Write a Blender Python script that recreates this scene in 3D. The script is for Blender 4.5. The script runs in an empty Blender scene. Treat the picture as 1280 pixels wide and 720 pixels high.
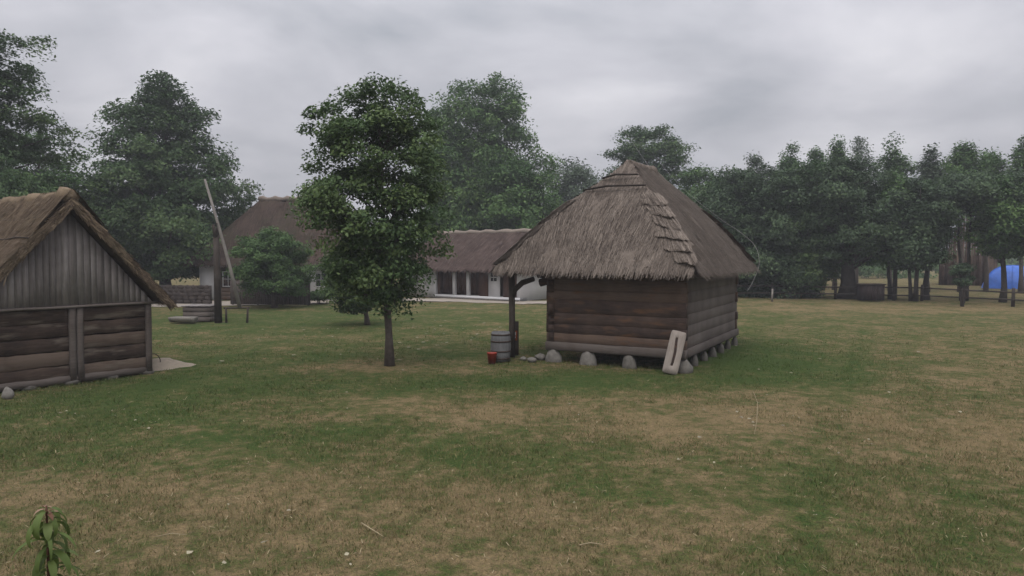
import bpy, math, random
import numpy as np
from mathutils import Vector, Matrix

C = bpy.context.scene.collection
R = math.radians
random.seed(7)

# ------------------------------------------------------------------ camera
CAMH, PITCH, FPX = 3.5, R(2.73), 880.0
cam_d = bpy.data.cameras.new('camera'); cam = bpy.data.objects.new('camera', cam_d); C.objects.link(cam)
cam.location = (0, 0, CAMH); cam.rotation_euler = (R(90) - PITCH, 0, 0)
cam_d.sensor_width = 36; cam_d.lens = FPX / 1280 * 36; cam_d.clip_end = 4000; cam_d.clip_start = 0.05
bpy.context.scene.camera = cam

# ------------------------------------------------------------------ exposure, world, sun
sc = bpy.context.scene
sc.view_settings.view_transform = 'Standard'; sc.view_settings.look = 'None'
sc.view_settings.exposure = 1.0; sc.view_settings.gamma = 1.0
sc.view_settings.use_curve_mapping = False
SUN_EL, SUN_AZ = R(55), R(200)

w = bpy.data.worlds.new('World'); sc.world = w; w.use_nodes = True
nt = w.node_tree; N = nt.nodes; L = nt.links; N.clear()
def nd(tree, t, **kw):
    n = tree.nodes.new(t)
    for k, v in kw.items(): setattr(n, k, v)
    return n
def mth(tree, op, a, b=None, clamp=False):
    n = tree.nodes.new('ShaderNodeMath'); n.operation = op; n.use_clamp = clamp
    for i, v in enumerate((a, b)):
        if v is None: continue
        if isinstance(v, (int, float)): n.inputs[i].default_value = v
        else: tree.links.new(v, n.inputs[i])
    return n.outputs[0]
def ramp(tree, fac, stops, interp='LINEAR'):
    n = tree.nodes.new('ShaderNodeValToRGB'); n.color_ramp.interpolation = interp
    e = n.color_ramp.elements
    while len(e) < len(stops): e.new(0.5)
    for el, (p, c) in zip(e, stops):
        el.position = p; el.color = (c[0], c[1], c[2], 1) if len(c) == 3 else c
    tree.links.new(fac, n.inputs[0]); return n.outputs[0]
def mixc(tree, fac, a, b, mode='MIX'):
    n = tree.nodes.new('ShaderNodeMix'); n.data_type = 'RGBA'; n.blend_type = mode
    for s, v in ((n.inputs['Factor'], fac), (n.inputs[6], a), (n.inputs[7], b)):
        if isinstance(v, (int, float)): s.default_value = v
        elif isinstance(v, tuple): s.default_value = (v[0], v[1], v[2], 1)
        else: tree.links.new(v, s)
    return n.outputs[2]
def noise(tree, vec, scale, detail=4, rough=0.55, dist=0.0):
    n = tree.nodes.new('ShaderNodeTexNoise'); n.inputs['Scale'].default_value = scale
    n.inputs['Detail'].default_value = detail; n.inputs['Roughness'].default_value = rough
    n.inputs['Distortion'].default_value = dist
    if vec is not None: tree.links.new(vec, n.inputs['Vector'])
    return n.outputs['Fac']

sky = nd(nt, 'ShaderNodeTexSky'); sky.sky_type = 'NISHITA'; sky.sun_disc = False
sky.sun_elevation = SUN_EL; sky.sun_rotation = SUN_AZ; sky.dust_density = 4
tc = nd(nt, 'ShaderNodeTexCoord'); sep = nd(nt, 'ShaderNodeSeparateXYZ'); L.new(tc.outputs['Generated'], sep.inputs[0])
zc = mth(nt, 'MAXIMUM', sep.outputs[2], 0.0)
den = mth(nt, 'ADD', zc, 0.30)
cmb = nd(nt, 'ShaderNodeCombineXYZ')
L.new(mth(nt, 'DIVIDE', sep.outputs[0], den), cmb.inputs[0]); L.new(mth(nt, 'DIVIDE', sep.outputs[1], den), cmb.inputs[1])
n1 = noise(nt, cmb.outputs[0], 1.5, 7, 0.5, 0.3)
n2 = noise(nt, cmb.outputs[0], 0.62, 3, 0.5, 0.2)
cl = mth(nt, 'ADD', mth(nt, 'MULTIPLY', n1, 0.6), mth(nt, 'MULTIPLY', n2, 0.4))
ccol = ramp(nt, cl, [(0.40, (0.23, 0.243, 0.268)), (0.465, (0.315, 0.318, 0.345)), (0.525, (0.385, 0.382, 0.412)), (0.60, (0.49, 0.483, 0.508))])
grad = mth(nt, 'ADD', mth(nt, 'ADD', mth(nt, 'MULTIPLY', zc, .45), 0.66), mth(nt, 'MULTIPLY', mth(nt, 'MULTIPLY', zc, zc), 2.3))
gn = nd(nt, 'ShaderNodeVectorMath', operation='SCALE'); L.new(ccol, gn.inputs[0]); L.new(grad, gn.inputs['Scale'])
bgc = nd(nt, 'ShaderNodeBackground'); L.new(gn.outputs[0], bgc.inputs[0]); bgc.inputs[1].default_value = 0.93
bgs = nd(nt, 'ShaderNodeBackground'); L.new(sky.outputs[0], bgs.inputs[0]); bgs.inputs[1].default_value = 0.05
mx = nd(nt, 'ShaderNodeMixShader'); mx.inputs[0].default_value = 0.93
L.new(bgs.outputs[0], mx.inputs[1]); L.new(bgc.outputs[0], mx.inputs[2])
wo = nd(nt, 'ShaderNodeOutputWorld'); L.new(mx.outputs[0], wo.inputs[0])

sd = bpy.data.lights.new('sun', 'SUN'); sun = bpy.data.objects.new('sun', sd); C.objects.link(sun)
sd.energy = 0.5; sd.angle = R(25); sd.color = (1, 0.96, 0.9)
# direction towards the sun: azimuth measured like the sky's rotation (0 = +Y, clockwise)
sv = Vector((math.sin(SUN_AZ) * math.cos(SUN_EL), math.cos(SUN_AZ) * math.cos(SUN_EL), math.sin(SUN_EL)))
sun.rotation_euler = sv.to_track_quat('Z', 'Y').to_euler()
sun.location = (0, 0, 60)

# ------------------------------------------------------------------ helpers
def ray(px, py):
    a = (px - 640) / FPX; b = -(py - 360) / FPX
    return Vector((a, math.cos(PITCH) + b * math.sin(PITCH), -math.sin(PITCH) + b * math.cos(PITCH)))
def G(px, py):
    r = ray(px, py); t = -CAMH / r.z
    return Vector((r.x * t, r.y * t, 0))
def AT(px, py, Y):
    r = ray(px, py); t = Y / r.y
    return Vector((r.x * t, Y, CAMH + r.z * t))

def tag(o, label=None, cat=None, group=None, kind=None):
    if label: o['label'] = label
    if cat: o['category'] = cat
    if group: o['group'] = group
    if kind: o['kind'] = kind
    return o
def thing(name, label, cat, loc=(0, 0, 0), rotz=0, group=None):
    o = bpy.data.objects.new(name, None); C.objects.link(o); o.empty_display_size = 0.2
    o.location = loc; o.rotation_euler = (0, 0, rotz)
    return tag(o, label, cat, group)

class MB:
    def __init__(s):
        s.v = []; s.t = []; s.idx = []; s.tot = []; s.n = 0; s.mi = []
    def add(s, verts, faces, tint=0.5, mat=0):
        verts = np.asarray(verts, float).reshape(-1, 3)
        s.v.append(verts)
        s.t.append(np.full(len(verts), tint) if np.isscalar(tint) else np.asarray(tint, float))
        if isinstance(faces, np.ndarray):
            s.idx.append((faces + s.n).reshape(-1)); s.tot.append(np.full(len(faces), faces.shape[1])); s.mi.append(np.full(len(faces), mat))
        else:
            s.idx.append(np.array([i + s.n for f in faces for i in f])); s.tot.append(np.array([len(f) for f in faces])); s.mi.append(np.full(len(faces), mat))
        s.n += len(verts)
    def build(s, name, mats, parent=None, smooth=False):
        me = bpy.data.meshes.new(name)
        V = np.concatenate(s.v); I = np.concatenate(s.idx).astype(np.int32); T = np.concatenate(s.tot).astype(np.int32)
        me.vertices.add(len(V)); me.vertices.foreach_set('co', V.astype(np.float32).ravel())
        me.loops.add(len(I)); me.loops.foreach_set('vertex_index', I)
        me.polygons.add(len(T)); st = np.concatenate(([0], np.cumsum(T)[:-1])).astype(np.int32)
        me.polygons.foreach_set('loop_start', st); me.polygons.foreach_set('loop_total', T)
        if smooth: me.polygons.foreach_set('use_smooth', np.ones(len(T), dtype=bool))
        at = me.attributes.new('tint', 'FLOAT', 'POINT'); at.data.foreach_set('value', np.concatenate(s.t).astype(np.float32))
        if not isinstance(mats, (list, tuple)): mats = [mats]
        for m in mats: me.materials.append(m)
        me.polygons.foreach_set('material_index', np.concatenate(s.mi).astype(np.int32))
        me.update(calc_edges=True); me.validate()
        o = bpy.data.objects.new(name, me); C.objects.link(o)
        if parent: o.parent = parent
        return o
    def box(s, x0, x1, y0, y1, z0, z1, tint=0.5, mat=0, jit=0, bev=0.0):
        if bev > 0:
            return s.beam((x0, (y0 + y1) / 2, (z0 + z1) / 2), (x1, (y0 + y1) / 2, (z0 + z1) / 2), y1 - y0, z1 - z0, tint=tint, mat=mat, seg=1, jit=jit, bev=bev)
        v = np.array([(x, y, z) for x in (x0, x1) for y in (y0, y1) for z in (z0, z1)], float)
        if jit: v += np.random.uniform(-jit, jit, v.shape)
        s.add(v, [(0, 1, 3, 2), (4, 6, 7, 5), (0, 4, 5, 1), (2, 3, 7, 6), (0, 2, 6, 4), (1, 5, 7, 3)], tint, mat)
    def beam(s, p0, p1, wd, ht, tint=0.5, mat=0, seg=6, jit=0.01, bev=0.3, up=(0, 0, 1)):
        """rounded rectangular log from p0 to p1, wd across, ht along up"""
        p0 = Vector(p0); p1 = Vector(p1); d = (p1 - p0).normalized(); up = Vector(up)
        sd_ = d.cross(up)
        if sd_.length < 1e-3: sd_ = Vector((1, 0, 0))
        sd_.normalize(); u = sd_.cross(d).normalized()
        b = bev * min(wd, ht)
        pr = [(-wd/2, -ht/2+b), (-wd/2, ht/2-b), (-wd/2+b, ht/2), (wd/2-b, ht/2), (wd/2, ht/2-b), (wd/2, -ht/2+b), (wd/2-b, -ht/2), (-wd/2+b, -ht/2)]
        V = []
        for i in range(seg + 1):
            q = p0.lerp(p1, i / seg); oa = random.uniform(-jit, jit); ob = random.uniform(-jit, jit); sc_ = 1 + random.uniform(-jit, jit) * 3
            for (a, c) in pr: V.append(q + sd_ * (a * sc_ + oa) + u * (c * sc_ + ob))
        F = []
        for i in range(seg):
            for k in range(8):
                F.append((i*8+k, i*8+(k+1) % 8, (i+1)*8+(k+1) % 8, (i+1)*8+k))
        F.append(tuple(range(7, -1, -1))); F.append(tuple(seg*8 + k for k in range(8)))
        s.add([tuple(v) for v in V], F, tint, mat)
    def tube(s, pts, rad, n=8, tint=0.5, mat=0, caps=True, wob=0.0):
        pts = [Vector(p) for p in pts]
        if not hasattr(rad, '__len__'): rad = [rad] * len(pts)
        V = []; a = None
        for i, p in enumerate(pts):
            d = (pts[min(i+1, len(pts)-1)] - pts[max(i-1, 0)]).normalized()
            if a is None:
                a = d.orthogonal().normalized()
            else:
                a = (a - d * a.dot(d)).normalized()
            b = d.cross(a)
            for k in range(n):
                t = 2*math.pi*k/n; rr = rad[i] * (1 + (random.uniform(-wob, wob) if wob else 0))
                V.append(p + a * math.cos(t) * rr + b * math.sin(t) * rr)
        F = [(i*n+k, i*n+(k+1) % n, (i+1)*n+(k+1) % n, (i+1)*n+k) for i in range(len(pts)-1) for k in range(n)]
        if caps: F.append(tuple(range(n-1, -1, -1))); F.append(tuple((len(pts)-1)*n + k for k in range(n)))
        s.add([tuple(v) for v in V], F, tint, mat)
    def lathe(s, prof, n=24, c=(0, 0, 0), tint=0.5, mat=0):
        V = [(c[0]+r*math.cos(2*math.pi*k/n), c[1]+r*math.sin(2*math.pi*k/n), c[2]+z) for r, z in prof for k in range(n)]
        F = [(i*n+k, i*n+(k+1) % n, (i+1)*n+(k+1) % n, (i+1)*n+k) for i in range(len(prof)-1) for k in range(n)]
        s.add(V, F, tint, mat)
    def blob(s, c, r, seed=0, amp=0.15, n=14, tint=0.5, mat=0):
        rs = np.random.RandomState(seed); ph = rs.uniform(0, 6.28, 6)
        V = []; m = n // 2 + 1
        for i in range(m + 1):
            th = math.pi * i / m
            for k in range(n):
                f = 2*math.pi*k/n
                q = 1 + amp * (math.sin(2*f+ph[0]) * math.sin(th+ph[1]) + 0.6*math.sin(3*f+ph[2]+2*th) + 0.4*math.sin(4*th+ph[3]))
                V.append((c[0]+r[0]*q*math.sin(th)*math.cos(f), c[1]+r[1]*q*math.sin(th)*math.sin(f), c[2]+r[2]*q*math.cos(th)))
        F = [(i*n+k, (i+1)*n+k, (i+1)*n+(k+1) % n, i*n+(k+1) % n) for i in range(m) for k in range(n)]
        s.add(V, F, tint, mat)

# ------------------------------------------------------------------ materials
def base_mat(name, rough=0.9, spec=0.2):
    m = bpy.data.materials.new(name); m.use_nodes = True
    b = m.node_tree.nodes['Principled BSDF']; b.inputs['Roughness'].default_value = rough
    b.inputs['Specular IOR Level'].default_value = spec
    return m, m.node_tree, b
def tintnode(t):
    a = t.nodes.new('ShaderNodeAttribute'); a.attribute_name = 'tint'; return a.outputs['Fac']
def objco(t, scale=(1, 1, 1)):
    a = t.nodes.new('ShaderNodeTexCoord'); m = t.nodes.new('ShaderNodeMapping'); m.inputs['Scale'].default_value = scale
    t.links.new(a.outputs['Object'], m.inputs[0]); return m.outputs[0]
def bump(t, b, h, strength=0.4, dist=0.02):
    n = t.nodes.new('ShaderNodeBump'); n.inputs['Strength'].default_value = strength; n.inputs['Distance'].default_value = dist
    t.links.new(h, n.inputs['Height']); t.links.new(n.outputs[0], b.inputs['Normal'])
def wood(name, dark, mid, light, scale=(1.0, 12, 12), rough=0.85, warm=None):
    m, t, b = base_mat(name, rough, 0.15)
    co = objco(t, scale); co2 = objco(t, (0.7, 0.7, 0.7))
    g = noise(t, co, 2.2, 6, 0.65, 0.4); p = noise(t, co2, 1.3, 4, 0.6)
    f = mth(t, 'ADD', mth(t, 'MULTIPLY', g, 0.55), mth(t, 'MULTIPLY', tintnode(t), 0.45))
    f = mth(t, 'ADD', f, mth(t, 'MULTIPLY', mth(t, 'SUBTRACT', p, 0.5), 0.7))
    c = ramp(t, f, [(0.28, dark), (0.5, mid), (0.74, light)])
    if warm: c = mixc(t, ramp(t, noise(t, objco(t, (0.5, 2.5, 2.5)), 1.7, 3, 0.6), [(0.55, (0, 0, 0)), (0.70, (1, 1, 1))]), c, warm)
    t.links.new(c, b.inputs['Base Color']); bump(t, b, g, 0.5, 0.015)
    return m
def thatch(name, dark, mid, light, moss=None):
    m, t, b = base_mat(name, 1.0, 0.05)
    f = mth(t, 'ADD', mth(t, 'MULTIPLY', tintnode(t), 0.55), mth(t, 'MULTIPLY', noise(t, objco(t), 0.9, 6, 0.65), 0.45))
    f = mth(t, 'ADD', f, mth(t, 'MULTIPLY', mth(t, 'SUBTRACT', noise(t, objco(t), 14, 3, 0.7), 0.5), 0.35))
    c = ramp(t, f, [(0.2, dark), (0.48, mid), (0.8, light)])
    if moss: c = mixc(t, ramp(t, noise(t, objco(t), 0.55, 5, 0.65), [(0.5, (0, 0, 0)), (0.68, (.7, .7, .7))]), c, moss)
    t.links.new(c, b.inputs['Base Color']); bump(t, b, noise(t, objco(t), 22, 3, 0.7), 0.7, 0.03)
    return m
def plain(name, col, var=0.15, scale=3, rough=0.85, spec=0.2, bmp=0.2):
    m, t, b = base_mat(name, rough, spec)
    n = noise(t, objco(t), scale, 6, 0.6)
    lo = tuple(c * (1 - var) for c in col); hi = tuple(min(1, c * (1 + var)) for c in col)
    f = mth(t, 'ADD', mth(t, 'MULTIPLY', n, 0.75), mth(t, 'MULTIPLY', tintnode(t), 0.25))
    t.links.new(ramp(t, f, [(0.3, lo), (0.7, hi)]), b.inputs['Base Color'])
    if bmp: bump(t, b, noise(t, objco(t), scale * 6, 4), bmp, 0.01)
    return m
def leafm(name, dark, mid, light, trans=0.25):
    m, t, b = base_mat(name, 0.65, 0.25)
    g = t.nodes.new('ShaderNodeNewGeometry')
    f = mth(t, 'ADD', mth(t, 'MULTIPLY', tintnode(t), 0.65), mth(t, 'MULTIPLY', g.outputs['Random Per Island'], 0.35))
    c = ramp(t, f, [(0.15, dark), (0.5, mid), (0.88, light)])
    t.links.new(c, b.inputs['Base Color'])
    tr = t.nodes.new('ShaderNodeBsdfTranslucent'); t.links.new(c, tr.inputs[0])
    mxs = t.nodes.new('ShaderNodeMixShader'); mxs.inputs[0].default_value = trans
    t.links.new(b.outputs[0], mxs.inputs[1]); t.links.new(tr.outputs[0], mxs.inputs[2])
    t.links.new(mxs.outputs[0], t.nodes['Material Output'].inputs[0])
    return m

M = {}
M['log_dark'] = wood('old_dark_logs', (.032, .022, .018), (.068, .046, .037), (.118, .082, .062), warm=(.12, .066, .038))
M['log_grey'] = wood('weathered_grey_boards', (.062, .050, .044), (.104, .086, .075), (.150, .127, .112), (1, 14, 14))
M['sill'] = wood('dark_sill_beam', (.045, .036, .032), (.078, .063, .055), (.115, .096, .085), (1, 14, 14))
M['plank_grey'] = wood('grey_vertical_planks', (.11, .097, .09), (.20, .178, .168), (.30, .275, .26), (14, 14, 0.8))
M['log_brown'] = wood('brown_barn_logs', (.026, .018, .014), (.066, .045, .034), (.125, .092, .070), warm=(.14, .115, .09))
M['post'] = wood('dark_post_wood', (.03, .024, .02), (.06, .048, .04), (.10, .085, .07), (14, 14, 1))
M['post_pale'] = wood('pale_pole_wood', (.10, .09, .08), (.17, .155, .14), (.25, .23, .20), (14, 14, 1))
M['carved'] = wood('pale_carved_wood', (.15, .125, .105), (.25, .215, .185), (.34, .30, .26), (10, 10, 1))
M['brown_planks'] = wood('reddish_brown_planks', (.06, .033, .024), (.105, .058, .042), (.15, .09, .065), (10, 10, 1))
M['far_planks'] = wood('far_barn_planks', (.04, .024, .018), (.10, .064, .048), (.20, .145, .11), (6, 6, .5))
M['thatch'] = thatch('granary_thatch', (.052, .042, .035), (.132, .108, .090), (.245, .205, .17))
M['thatch_barn'] = thatch('barn_thatch', (.05, .036, .026), (.12, .088, .062), (.24, .185, .125), moss=(.075, .062, .04))
M['thatch_far'] = thatch('cottage_thatch', (.05, .034, .03), (.09, .064, .055), (.14, .105, .09))
M['thatch_moss'] = thatch('mossy_thatch', (.035, .026, .021), (.068, .049, .04), (.11, .078, .062), moss=(.05, .048, .03))
M['white'] = plain('whitewash', (.62, .61, .61), .10, 1.2)
M['white_paint'] = plain('white_paint', (.55, .54, .54), .06, 2)
M['stone_dark'] = plain('dark_field_stone', (.11, .10, .088), .4, 7, bmp=.6)  # field stone in a darker tone
M['stone'] = plain('field_stone', (.13, .12, .105), .4, 7, bmp=.5)
M['stone_pale'] = plain('pale_stone', (.17, .158, .14), .35, 7, bmp=.5)
M['brick'] = plain('red_brick', (.17, .07, .05), .3, 5)
M['glass'] = plain('dark_window_glass', (.012, .014, .018), .2, 2, rough=.1, spec=.5, bmp=0)
M['iron'] = plain('rusty_iron', (.05, .035, .028), .4, 12, rough=.6)
M['barrel'] = wood('grey_barrel_staves', (.08, .08, .08), (.135, .135, .135), (.19, .19, .185), (9, 9, 1))
M['red'] = plain('red_enamel', (.30, .035, .02), .15, 5, rough=.45, spec=.4)
M['orange'] = plain('orange_sign_paint', (.28, .075, .025), .2, 9)
M['blue'] = plain('blue_tarp', (.035, .13, .50), .25, 1.5, rough=.5, spec=.4)
M['bark'] = plain('bark', (.085, .07, .06), .4, 7, bmp=.9)
M['bark_dark'] = plain('dark_bark', (.045, .038, .033), .4, 4, bmp=.9)
M['sand'] = plain('pale_sand', (.27, .225, .17), .2, 7, bmp=.5)
M['straw'] = plain('dry_straw', (.30, .245, .15), .3, 7)
M['wire'] = plain('pale_wire', (.22, .21, .19), .1, 4, rough=.5)
M['leaf_maple'] = leafm('maple_leaves', (.039, .074, .026), (.071, .120, .043), (.132, .186, .066))
M['leaf_linden'] = leafm('linden_leaves', (.030, .064, .023), (.058, .105, .037), (.108, .159, .057))
M['leaf_dark'] = leafm('dark_willow_leaves', (.029, .049, .024), (.055, .092, .044), (.108, .160, .073))
M['leaf_mid'] = leafm('ash_leaves', (.041, .092, .026), (.079, .149, .044), (.134, .210, .062))
M['leaf_pale'] = leafm('pale_poplar_leaves', (.059, .090, .053), (.096, .136, .081), (.155, .202, .124))
M['leaf_bush'] = leafm('lilac_leaves', (.043, .085, .028), (.074, .136, .043), (.116, .186, .059))
M['leaf_fir'] = leafm('conifer_needles', (.019, .034, .023), (.031, .053, .034), (.050, .074, .046), .08)
M['leaf_near'] = leafm('young_leaves', (.06, .085, .025), (.105, .15, .04), (.17, .215, .075), .35)
M['leaf_red'] = leafm('red_tip_leaves', (.16, .08, .05), (.26, .15, .10), (.34, .23, .16), .3)

# ------------------------------------------------------------------ ground
def gauss(X, Y, c, rx, ry, rot=0):
    ca, sa = math.cos(rot), math.sin(rot)
    dx = X - c[0]; dy = Y - c[1]
    u = dx * ca + dy * sa; v = -dx * sa + dy * ca
    return np.exp(-(u/rx)**2 - (v/ry)**2)
def greenness(X, Y):
    g = np.zeros_like(X) + 0.37
    for px, py, rx, ry, a in [(90, 520, 3.2, 2.6, .65), (250, 480, 4.0, 2.4, .6), (300, 450, 4.0, 3.5, .45), (560, 440, 5, 4, .32), (640, 480, 5.5, 1.9, .55), (940, 455, 2.3, 3.5, 1.1), (965, 432, 2.2, 5, .5), (720, 474, 4.5, 1.2, .5),
                              (60, 560, 1.4, 1.4, .5), (340, 545, 2.4, 1.6, .4), (600, 570, 2.2, 1.3, .35), (860, 605, 2, 1.1, .3), (500, 400, 14, 9, .22), (330, 400, 8, 8, .3), (1130, 610, 1.6, 1.5, .12), (1250, 640, 1.2, 1.2, .12), (480, 540, 2.0, 1.0, .3), (770, 560, 1.8, .9, .22), (1180, 400, 12, 6, .2)]:
        c = G(px, py); g = g + a * gauss(X, Y, c, rx, ry)
    for px, py, rx, ry, a in [(450, 460, 3.0, 1.6, .5), (760, 520, 4.5, 2.4, .14), (1000, 500, 3.5, 3.0, .22), (300, 610, 2.6, 1.2, .25), (600, 500, 2.5, 1.6, .2), (40, 560, 1.4, 2.2, .3), (1180, 540, 3.5, 1.5, .3), (700, 650, 3, 1, .25), (1100, 385, 20, 2.5, .3)]:
        c = G(px, py); g = g - a * gauss(X, Y, c, rx, ry)
    # wheel track running away on the right
    a, b = G(1085, 400), G(1020, 600); d = (b - a).normalized(); nx, ny = -d.y, d.x
    dist = (X - a.x) * nx + (Y - a.y) * ny
    g = g + 0.30 * np.exp(-(dist / 0.42)**2) * (Y < 34) + 0.16 * np.exp(-((dist - 1.7) / 0.35)**2) * (Y < 34)
    g = g + .16 * np.clip((Y - 22) / 12, 0, 1) * (X < 16)
    g = np.where(Y > 58, 0.30, g)
    g = np.where(g > .27, .27 + (g - .27) * .85, g)
    return g

gx = np.concatenate([-np.geomspace(900, 46, 22), np.arange(-45, 45.01, 0.36), np.geomspace(46, 900, 22)])
gy = np.concatenate([-np.geomspace(120, 6, 10), np.arange(-5, 66, 0.36), np.geomspace(67, 1500, 26)])
X, Y = np.meshgrid(gx, gy); nx_, ny_ = len(gx), len(gy)
Z = 0.03 * np.sin(X * 0.9 + 1.3 * np.sin(Y * 0.5)) * np.sin(Y * 0.7 + X * .2)
Z = np.where((Y > 2) & (Y < 60), Z, 0) - 0.03
ii = np.arange(ny_ - 1)[:, None] * nx_ + np.arange(nx_ - 1)[None, :]
gf = np.stack([ii, ii + 1, ii + 1 + nx_, ii + nx_], -1).reshape(-1, 4)
m, t, b = base_mat('dry_lawn', 1.0, 0.05)
co = objco(t)
e = t.nodes.new('ShaderNodeAttribute'); e.attribute_name = 'tint'
na = noise(t, co, 0.55, 8, 0.68); nb = noise(t, co, 3.2, 6, 0.7); nc = noise(t, co, 17, 5, 0.75); nl = noise(t, co, 45, 3, 0.7)
f = mth(t, 'ADD', e.outputs['Fac'], mth(t, 'MULTIPLY', mth(t, 'SUBTRACT', na, 0.5), 2.6))
f = mth(t, 'ADD', f, mth(t, 'MULTIPLY', mth(t, 'SUBTRACT', nb, 0.5), 3.0))
f = mth(t, 'ADD', f, mth(t, 'MULTIPLY', mth(t, 'SUBTRACT', nc, 0.5), 1.2), clamp=True)
col = ramp(t, f, [(0.0, (.198, .148, .080)), (0.3, (.138, .114, .056)), (0.58, (.090, .094, .036)), (1.0, (.050, .076, .022))])
fine = ramp(t, mth(t, 'ADD', mth(t, 'MULTIPLY', nc, .5), mth(t, 'MULTIPLY', nl, .5)), [(0.38, (.55, .55, .55)), (0.5, (1.0, 1.0, 1.0)), (.62, (1.6, 1.55, 1.45))])
t.links.new(mixc(t, 1.0, col, fine, 'MULTIPLY'), b.inputs['Base Color'])
bump(t, b, mth(t, 'ADD', mth(t, 'MULTIPLY', nc, 1.0), nl), 0.8, 0.05)
M['lawn'] = m
mb = MB(); mb.add(np.stack([X, Y, Z], -1), gf, greenness(X, Y).ravel())
ground = tag(mb.build('ground', m, smooth=True), kind='structure')

# grass blades, one uncountable mass
def grass_mass():
    rs = np.random.RandomState(3); n = 230000
    yy = 6.5 + 30 * rs.beta(1.0, 2.2, n); xx = rs.uniform(-1, 1, n) * yy * 0.80
    cl_ = rs.uniform(0, 1, n)
    # clumping
    k = np.sin(xx * 2.1 + 2 * np.sin(yy * 1.3)) * np.sin(yy * 1.9 + 1.7 * np.sin(xx * 0.9)); keep = k + rs.uniform(-1.1, 1.3, n) > -0.1
    ok = np.ones(n, bool)
    for (px, py, r) in ((90, 440, 4.0),):
        pass
    xx, yy = xx[keep], yy[keep]; n = len(xx)
    g = greenness(xx, yy) + rs.normal(0, .28, n)
    h = rs.uniform(.006, .03, n) * (0.8 + 0.8 * np.clip(g, 0, 1)) * (1 + .02 * yy); a = rs.uniform(0, 6.283, n); wd = rs.uniform(.003, .006, n) * (1 + yy * .05)
    lx = rs.normal(0, .9, n) * h; ly = rs.normal(0, .9, n) * h
    V = np.zeros((n, 3, 3))
    V[:, 0, 0] = xx - np.cos(a) * wd; V[:, 0, 1] = yy - np.sin(a) * wd; V[:, 0, 2] = -.03
    V[:, 1, 0] = xx + np.cos(a) * wd; V[:, 1, 1] = yy + np.sin(a) * wd; V[:, 1, 2] = -.03
    V[:, 2, 0] = xx + lx; V[:, 2, 1] = yy + ly; V[:, 2, 2] = h
    mb = MB(); mb.add(V.reshape(-1, 3), np.arange(n * 3).reshape(-1, 3), np.repeat(np.clip(g, 0, 1), 3))
    # taller tufts and weeds
    nt_ = 420; ty = 7 + 22 * rs.beta(1, 1.8, nt_); tx = rs.uniform(-.76, .76, nt_) * ty; tg = greenness(tx, ty)
    k = rs.uniform(0, 1, nt_) < .25 + .6 * np.clip(tg, 0, 1); tx, ty, tg = tx[k], ty[k], tg[k]; nt_ = len(tx); per = 34
    cx_ = np.repeat(tx, per) + rs.normal(0, .05, nt_*per); cy_ = np.repeat(ty, per) + rs.normal(0, .05, nt_*per); n2 = nt_ * per
    h = rs.uniform(.02, .075, n2); a = rs.uniform(0, 6.283, n2); wd = rs.uniform(.003, .006, n2)
    V = np.zeros((n2, 3, 3)); V[:, 0] = np.stack([cx_ - np.cos(a)*wd, cy_ - np.sin(a)*wd, 0*a - .02], 1); V[:, 1] = np.stack([cx_ + np.cos(a)*wd, cy_ + np.sin(a)*wd, 0*a - .02], 1)
    V[:, 2] = np.stack([cx_ + rs.normal(0, .8, n2)*h, cy_ + rs.normal(0, .8, n2)*h, h], 1)
    mb.add(V.reshape(-1, 3), np.arange(n2*3).reshape(-1, 3), np.repeat(np.clip(np.repeat(tg, per)*.5 + .45 + rs.normal(0, .15, n2), 0, 1), 3))
    m, t, b = base_mat('grass_blades', .9, .1)
    t.links.new(ramp(t, tintnode(t), [(0, (.23, .18, .095)), (.3, (.162, .140, .066)), (.6, (.112, .120, .045)), (1, (.064, .096, .028))]), b.inputs['Base Color'])
    tag(mb.build('grass', m), 'short patchy lawn grass, green and dry, across the yard', 'grass', kind='stuff')
grass_mass()

def strip(name, pts, z, mat, kind='structure', seed=0):
    """a ragged-edged ground sheet: pts = list of (left point, right point)"""
    rs = np.random.RandomState(seed); V = []; nseg = 10
    for i in range(len(pts) - 1):
        for k in range(nseg):
            f = k / nseg
            a = Vector(pts[i][0]).lerp(Vector(pts[i+1][0]), f); b_ = Vector(pts[i][1]).lerp(Vector(pts[i+1][1]), f)
            a.y += rs.normal(0, .18); b_.y += rs.normal(0, .18)
            V += [(a.x, a.y, z), (b_.x, b_.y, z)]
    F = [(2*i, 2*i+1, 2*i+3, 2*i+2) for i in range(len(V)//2 - 1)]
    mb = MB(); mb.add(V, F); return tag(mb.build(name, mat), kind=kind)
M['path'] = plain('trodden_sand_path', (.30, .26, .215), .15, 2, bmp=.3)
strip('path', [(G(-200, 374), G(-200, 384)), (G(120, 375), G(120, 385)), (G(250, 376), G(250, 383)), (G(330, 376.5), G(330, 381)), (G(420, 375), G(420, 378.5)), (G(500, 373), G(500, 376)), (G(560, 373), G(560, 377)), (G(650, 376.5), G(650, 380)), (G(700, 376), G(700, 379))], .012, M['path'], seed=2)

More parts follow.
